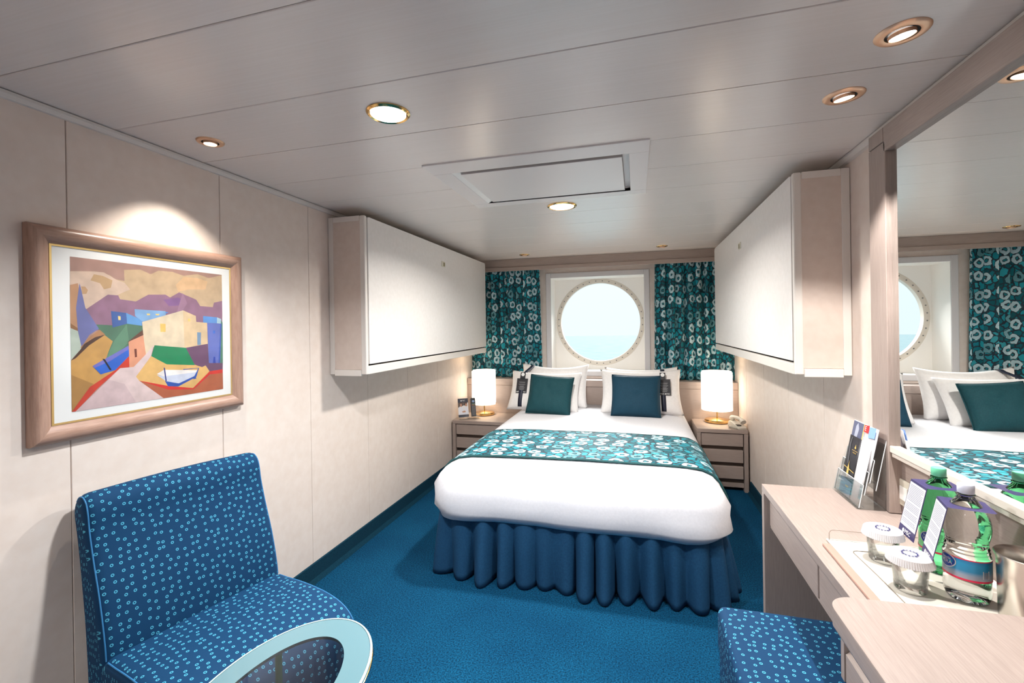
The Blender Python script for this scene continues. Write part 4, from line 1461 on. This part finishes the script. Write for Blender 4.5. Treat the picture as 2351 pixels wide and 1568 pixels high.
for y in (HY_0, HY_1 - .003):
    pts = [(.744, .7345), (.830, .7345), (.832, .83), (.831, .95), (.795, .905), (.780, .862), (.763, .815)]
    obj('cheek', prism(pts, 'y', y, y + .003), acrylic_m, hold)

def brochure(lab, k, y0, y1, h, m, dx=.012, bow=0.0):
    x, z = tiers[k]
    M = tier(x + dx, z + .004)
    a, b = HY_1 - y1, HY_1 - y0
    n = 9
    bm = grid(n, 2, lambda i, j: M @ Vector((a + (b - a) * i / (n - 1), h * j, bow * math.sin(math.pi * i / (n - 1)))))
    o = obj('brochure', bm, m, None, 'all')
    tag(o, lab, 'brochure', 'brochures in the clear holder')
    s = o.modifiers.new('paper', 'SOLIDIFY')
    s.thickness = .0015
    return o, M @ Matrix.Translation((a, 0, .0008)), b - a
def decal(o, M, m, pts, z=0.0, name='print'):
    bm = NB()
    poly(bm, [M @ Vector((x, y, z)) for x, y in pts])
    return obj(name, bm, m, o)
gold_ink = mat('gold_ink', (.62, .42, .12), .4)
o, M, w = brochure('black brochure with a gold ship at night, in the front pocket', 0, 1.976, 2.066, .222, card_black, .007)
decal(o, M, gold_ink, [(.053, .182), (.058, .188), (.060, .196), (.063, .188), (.067, .182), (.060, .177)], .0006)
decal(o, M, gold_ink, [(.038, .170), (.082, .170), (.082, .1715), (.038, .1715)], .0006)
decal(o, M, mat('gold_dim', (.22, .15, .05), .5), [(.046, .160), (.074, .160), (.074, .165), (.046, .165)], .0006)
decal(o, M, gold_ink, [(.030, .098), (.034, .112), (.036, .130), (.038, .112), (.044, .100), (.047, .072), (.040, .064), (.030, .072)], .0008)
decal(o, M, gold_ink, [(.004, .098), (.086, .091), (.086, .094), (.004, .101)], .001)
decal(o, M, mat('print_steel_blue', (.22, .26, .34), .5), [(0, 0), (.09, 0), (.09, .052), (0, .060)], .0006)
decal(o, M, gold_ink, [(.044, .030), (.066, .029), (.066, .035), (.044, .036)], .001)
decal(o, M, mat('print_grey_sheen', (.10, .10, .11), .4), [(.012, .19), (.020, .215), (.026, .218), (.022, .19), (.030, .12), (.022, .11)], .0006)
o, M, w = brochure('white folded leaflet beside the black brochure in the front pocket', 0, 1.900, 1.974, .222, paper_m, .007, .006)
o, M, w = brochure('brochure with a photo of a crowd, in the pocket behind the black one', 1, 1.988, 2.078, .232, paper_m, .007)
rnd = random.Random(5)
decal(o, M, mat('print_slate', (.11, .12, .20), .5), [(.002, .13), (w - .008, .13), (w - .008, .230), (.002, .230)], .0006)
decal(o, M, mat('print_pale', (.40, .42, .52), .5), [(.024, .172), (.046, .170), (.052, .205), (.038, .226), (.026, .212)], .0008)
decal(o, M, mat('print_sky', (.16, .42, .62), .5), [(.028, .135), (w - .012, .135), (w - .012, .170), (.028, .166)], .0008)
pal = [mat('print_red', (.62, .08, .04), .5), mat('print_orange', (.70, .30, .16), .5), paper_m, mat('print_green', (.06, .13, .08), .5), mat('print_navy', (.03, .04, .12), .5), flesh]
bmx = NB()
for q in range(46):
    x, y = rnd.uniform(.004, w - .016), rnd.uniform(.092, .146)
    s = rnd.uniform(.004, .009)
    poly(bmx, [M @ Vector((x + dx_ * s, y + dy_ * s, .001 + q * .00002)) for dx_, dy_ in ((0, 0), (1, .2), (.9, 1), (.1, 1.1))], q % 6)
obj('print', bmx, pal, o)
decal(o, M, mat('print_yellow', (.78, .55, .20), .5), [(w - .007, .09), (w, .09), (w, .232), (w - .007, .232)], .0009)
o, M, w = brochure('white leaflet with a red and blue band, in the second pocket', 1, 1.895, 1.985, .232, paper_m, .008, .004)
decal(o, M, mat('print_bright_red', (.75, .03, .03), .5), [(.004, .205), (.040, .205), (.040, .234), (.004, .230)], .006)
decal(o, M, mat('print_light_blue', (.25, .42, .80), .5), [(.042, .190), (w - .002, .196), (w - .002, .234), (.042, .230)], .006)
q = text_bm('E', .024, M @ Matrix.Translation((.016, .218, .0064)))
obj('lettering', q, ink_white, o)
for r_ in range(12):
    y = .17 - r_ * .011
    decal(o, M, mat('print_text_grey', (.50, .50, .55), .6) if r_ == 0 else bpy.data.materials['print_text_grey'], [(.012, y), (.050, y), (.050, y + .003), (.012, y + .003)], .006)
o, M, w = brochure('dark brochure in the rear pocket, its blue and coral back seen in the mirror', 2, 1.905, 2.06, .165, mat('print_slate_back', (.20, .17, .20), .5), .006)

# ------------------------------------------------------------------ tray with tumblers, bottles and ice bucket
tray_m = mat('cream_tray', (.80, .74, .64), .35)
tray = thing('tray', 'cream tray with a clear gallery rail on the desk, under the bottles and tumblers', 'tray', (.70, 1.42, .731))
obj('floor_plate', boxes((.548, .866, 1.222, 1.602, .7312, .7355), bev=.0015), tray_m, tray)
obj('wood_strip', boxes((.524, .546, 1.222, 1.560, .7308, .7385), bev=.002), mat('strip_oak', (.44, .26, .21), .45), tray, label='narrow pinkish wood strip along the front')
gl = [(.598, 1.222), (.594, 1.40), (.588, 1.518), (.592, 1.528), (.602, 1.532), (.64, 1.533)]
obj('groove', tube([(x, y, .7357) for x, y in gl], .0016, 6), mat('groove_dark', (.20, .17, .14), .5), tray)
gal = []
for k in range(9):
    a = R(180 - 90 * k / 8)
    gal.append((.566 + .012 * math.cos(a), 0, .754 + .012 * math.sin(a)))
pts = [(.554, .736)] + [(x, z) for x, _, z in gal] + [(.680, .766), (.852, .766), (.852, .736)]
gp = obj('gallery_rail', prism(pts, 'y', 1.592, 1.5945), acrylic_m, tray)
obj('edge', tube([(x, 1.593, z) for x, z in pts], .0010, 6), mat('gallery_edge', (.33, .26, .22), .25), gp)

def emblem(M, s):
    bm = NB()
    n = 32
    for k in range(n):
        a, b = 2 * math.pi * k / n, 2 * math.pi * (k + 1) / n
        poly(bm, [M @ Vector((r * s * math.cos(t), r * s * math.sin(t), 0)) for r, t in ((1, a), (1.2, a), (1.2, b), (1, b))])
    for k in range(16):
        a = 2 * math.pi * k / 16
        ln = 1.75 if k % 4 == 0 else (1.5 if k % 2 == 0 else 1.32)
        poly(bm, [M @ Vector((r * s * math.cos(t), r * s * math.sin(t), 0)) for r, t in ((1.15, a - .13), (ln + .15, a), (1.15, a + .13))])
    return bm

def tumbler(x, y, lab, lid_lab, rz):
    zb = .7358
    t = obj('tumbler', lathe([(0, zb), (.028, zb), (.0315, zb + .003), (.0325, zb + .012), (.0365, zb + .060), (.0385, zb + .084), (.0375, zb + .085), (.0365, zb + .083), (.0345, zb + .060), (.0305, zb + .020), (.026, zb + .014), (0, zb + .013)], x, y, 40), tumbler_m, None, True)
    tag(t, lab, 'glass', 'tumblers on the tray')
    zl = zb + .0865
    lid = thing('paper_lid', lid_lab, 'lid', (x, y, zl), group='paper lids on the tumblers')
    obj('disc', lathe([(0, zl + .0012), (.0425, zl + .0008), (.0438, zl - .0006), (.0425, zl - .0002), (0, zl)], x, y, 60), paper_m, lid, True)
    bm = NB()
    n = 120
    top = [bm.verts.new((x + .0437 * math.cos(2 * math.pi * k / n), y + .0437 * math.sin(2 * math.pi * k / n), zl - .0006)) for k in range(n)]
    bot = []
    for k in range(n):
        a = 2 * math.pi * k / n
        r = .0472 + (.0011 if k % 2 else -.0011)
        bot.append(bm.verts.new((x + r * math.cos(a), y + r * math.sin(a), zl - .0185 + .0006 * math.sin(k * 2.4))))
    for k in range(n): bm.faces.new((top[k], top[(k + 1) % n], bot[(k + 1) % n], bot[k]))
    sk2 = obj('pleated_rim', bm, paper_m, lid)
    M = Matrix.Translation((x, y, zl + .0028)) @ Matrix.Rotation(rz, 4, 'Z')
    obj('emblem', emblem(M, .0135), ink_navy, lid)
    obj('lettering', text_bm('MSC', .0095, M), ink_navy, lid)
tumbler(.648, 1.492, 'clear glass tumbler nearer the brochures', 'white pleated paper lid on the tumbler nearer the brochures', R(16))
tumbler(.640, 1.345, 'clear glass tumbler nearer the counter', 'white pleated paper lid on the tumbler nearer the counter', R(16))

BOT = [(0, .004), (.012, .003), (.020, .006), (.030, .0), (.038, .004), (.0415, .014), (.0425, .026), (.0420, .052), (.0425, .056), (.0425, .106), (.0415, .110), (.0395, .114), (.0408, .118), (.0385, .122), (.0398, .126),
       (.0372, .131), (.0386, .136), (.0375, .140), (.0400, .148), (.0425, .160), (.0436, .172), (.0428, .186), (.0405, .198), (.0350, .212), (.0270, .225), (.0190, .236), (.0150, .243), (.0140, .246)]
def water_mat(name, col, ior=1.33):
    return mat(name, col, .03, Transmission_Weight=1.0, IOR=ior)
clear_body = water_mat('water_filled_clear', (.93, .98, .98))
green_body = water_mat('water_filled_green', (.16, .80, .36))
def rays(cx, cy, a0, a1, z0, z1, m, name, parent, r=.0431, n=18):
    bm = grid(n, 2, lambda i, j: (cx + r * math.cos(R(a0 + (a1 - a0) * i / (n - 1))), cy + r * math.sin(R(a0 + (a1 - a0) * i / (n - 1))), (z0, z1)[j]))
    return obj(name, bm, m, parent, 'all')

def label_mat():
    m = bpy.data.materials.new('bottle_label_blue')
    n, l, b = nt(m)
    t = nd(n, 'TexCoord')
    s = nd(n, 'SeparateXYZ')
    l.new(t.outputs['Generated'], s.inputs[0])
    r = ramp(n, [(0, (.42, .40, .46)), (.22, (.30, .38, .50)), (.42, (.02, .26, .50)), (.8, (.01, .30, .58)), (1, (.02, .20, .45))])
    l.new(s.outputs['Z'], r.inputs['Fac'])
    l.new(r.outputs[0], b.inputs['Base Color'])
    b.inputs['Roughness'].default_value = .35
    return m
lab_blue = label_mat()
red_ink = mat('label_red', (.80, .02, .09), .4)
oval_blue = mat('label_oval_blue', (.02, .07, .40), .4)

def bottle(lab, x, y, body_m, cap_m, full_band):
    z0 = .7358
    t = thing('water_bottle', lab, 'bottle', (x, y, z0), group='water bottles on the tray')
    obj('body', lathe([(r, z0 + z) for r, z in BOT] + [(0, z0 + .246)], x, y, 48), body_m, t, True)
    obj('neck_ring', lathe([(.0140, z0 + .244), (.0172, z0 + .245), (.0172, z0 + .248), (.0140, z0 + .249)], x, y, 32), body_m, t, True)
    prof = [(.0150, z0 + .250), (.0158, z0 + .252), (.0158, z0 + .268), (.0145, z0 + .271), (0, z0 + .2715)]
    obj('cap', lathe(prof, x, y, 36), cap_m, t, True)
    if full_band:
        rays(x, y, 130, 340, z0 + .060, z0 + .104, lab_blue, 'label', t, .0430, 40)
        rays(x, y, 130, 340, z0 + .1035, z0 + .1060, red_ink, 'label_line', t, .0432, 40)
    rays(x, y, 130, 340, z0 + .0560, z0 + .0605, red_ink, 'label_line', t, .0432, 40)
    a0, zc, r = (188 if full_band else 212), z0 + .090, .0434
    def wrap(u, v, rr=r):
        a = R(a0) + u / rr
        return Vector((x + rr * math.cos(a), y + rr * math.sin(a), zc + v))
    for k, (s, m, rr) in enumerate(((1.13, paper_m, r), (1, oval_blue, r + .0003))):
        bm = NB()
        c = bm.verts.new(wrap(0, 0, rr))
        rg = [bm.verts.new(wrap(s * .019 * math.cos(2 * math.pi * q / 36), s * .0145 * math.sin(2 * math.pi * q / 36) + .10 * s * .019 * math.cos(2 * math.pi * q / 36), rr)) for q in range(36)]
        for q in range(36): bm.faces.new((c, rg[q], rg[(q + 1) % 36]))
        obj('label_oval', bm, m, t)
    obj('lettering', text_bm('Nestlé', .0085, None, wrap=lambda co: wrap(co.x, co.y + .0060, r + .0006)), ink_white, t)
    obj('lettering', text_bm('VERA', .0120, None, wrap=lambda co: wrap(co.x, co.y - .0030, r + .0006)), ink_white, t)
    obj('label_mark', text_bm('co', .010, None, wrap=lambda co: wrap(co.x - .004, co.y - .021, r + .0002)), red_ink, t) if False else None
    if full_band:
        bc = NB()
        def wq(u0, u1, v0, v1, rr, mi):
            pts = []
            for u, v in ((u0, v0), (u1, v0), (u1, v1), (u0, v1)):
                a = R(278) + u / rr
                pts.append((x + rr * math.cos(a), y + rr * math.sin(a), z0 + .066 + v))
            poly(bc, pts, mi)
        wq(0, .015, 0, .018, .0433, 0)
        u = .0015
        rnd = random.Random(2)
        while u < .013:
            w = rnd.choice((.0004, .0007, .001))
            wq(u, u + w, .002, .016, .0436, 1)
            u += w + rnd.choice((.0005, .0008))
        obj('barcode', bc, [paper_m, ink_grey], t)
    return t
GX, GY, CX_, CY_ = .766, 1.470, .750, 1.338
bottle('green plastic water bottle with a green cap and a purple neck card', GX, GY, green_body, cap_green, False)
bottle('clear plastic water bottle with a white cap and a blue label, nearest the ice bucket', CX_, CY_, clear_body, cap_white, True)

def neck_card(lab, x, y, z, rz, lean):
    """card hung over a bottle neck: square top with a hole, long printed flap in front"""
    t = thing('neck_card', lab, 'bottle tag', (x, y, z), (0, 0, rz), 'purple cards hung on the bottles')
    h, r, n = .0425, .0265, 48
    bm = NB()
    inn, outr = [], []
    for k in range(n):
        a = 2 * math.pi * (k + .5) / n
        c, s = math.cos(a), math.sin(a)
        q = h / max(abs(c), abs(s))
        inn.append(bm.verts.new((r * c, r * s, .0015)))
        outr.append(bm.verts.new((q * c, q * s, 0)))
    for k in range(n):
        j = (k + 1) % n
        bm.faces.new((inn[k], inn[j], outr[j], outr[k]))
    obj('top_flap', bm, purple_m, t)
    M = frame_of((-h, 0, 0), (0, -1, 0), (math.sin(lean), 0, math.cos(lean)))
    f = obj('front_flap', sheet(M, -h, h, -.148, 0, .0008), purple_m, t)
    f2 = sheet(M @ Matrix.Translation((0, 0, .0004)), -h + .003, h - .003, -.126, -.006, 0)
    g = obj('text_panel', f2, paper_m, f)
    bl = NB()
    rnd = random.Random(8)
    for k in range(26):
        yv = -.012 - k * .0041
        if k in (11, 17, 22): continue
        sheet(M @ Matrix.Translation((0, 0, .0007)), -h + .007, h - .008 - rnd.uniform(0, .012) * (k % 4 == 3), yv - .0016, yv, 0, bl)
    obj('print', bl, mat('fine_print', (.22, .22, .30), .6), f)
    q = text_bm('MSC', .016, M @ Matrix.Translation((.006, -.138, .0006)))
    lathe([(.0055, .0006), (0, .0006)], n=16, bm=q, M=M @ Matrix.Translation((-.017, -.138, 0)))
    obj('lettering', q, ink_white, f)
neck_card('purple and white card hanging on the green bottle', GX, GY, .9600, R(-4), R(12))
neck_card('purple and white card hanging on the clear bottle', CX_, CY_, .9570, R(-15), R(12))

bk = thing('ice_bucket', 'brushed steel ice bucket at the corner of the tray, beside the clear bottle', 'bucket', (.820, 1.264, .7358))
zb = .7358
obj('body', lathe([(0, zb), (.047, zb), (.049, zb + .003), (.0505, zb + .10), (.0520, zb + .130), (.0555, zb + .139), (.0560, zb + .142), (.0545, zb + .1435), (.0490, zb + .136), (.0480, zb + .10), (.0465, zb + .006), (0, zb + .005)], .820, 1.264, 56), steel_m, bk, True)
hb2 = []
for k in range(15):
    a = R(170 + 110 * k / 14)
    hb2.append((.820 + .0445 * math.cos(a), 1.264 + .0445 * math.sin(a)))
bm = grid(15, 2, lambda i, j: (hb2[i][0], hb2[i][1], zb + (.112, .134)[j]))
o = obj('inner_band', bm, steel_m, bk, 'all')
s = o.modifiers.new('sheet', 'SOLIDIFY')
s.thickness = .003
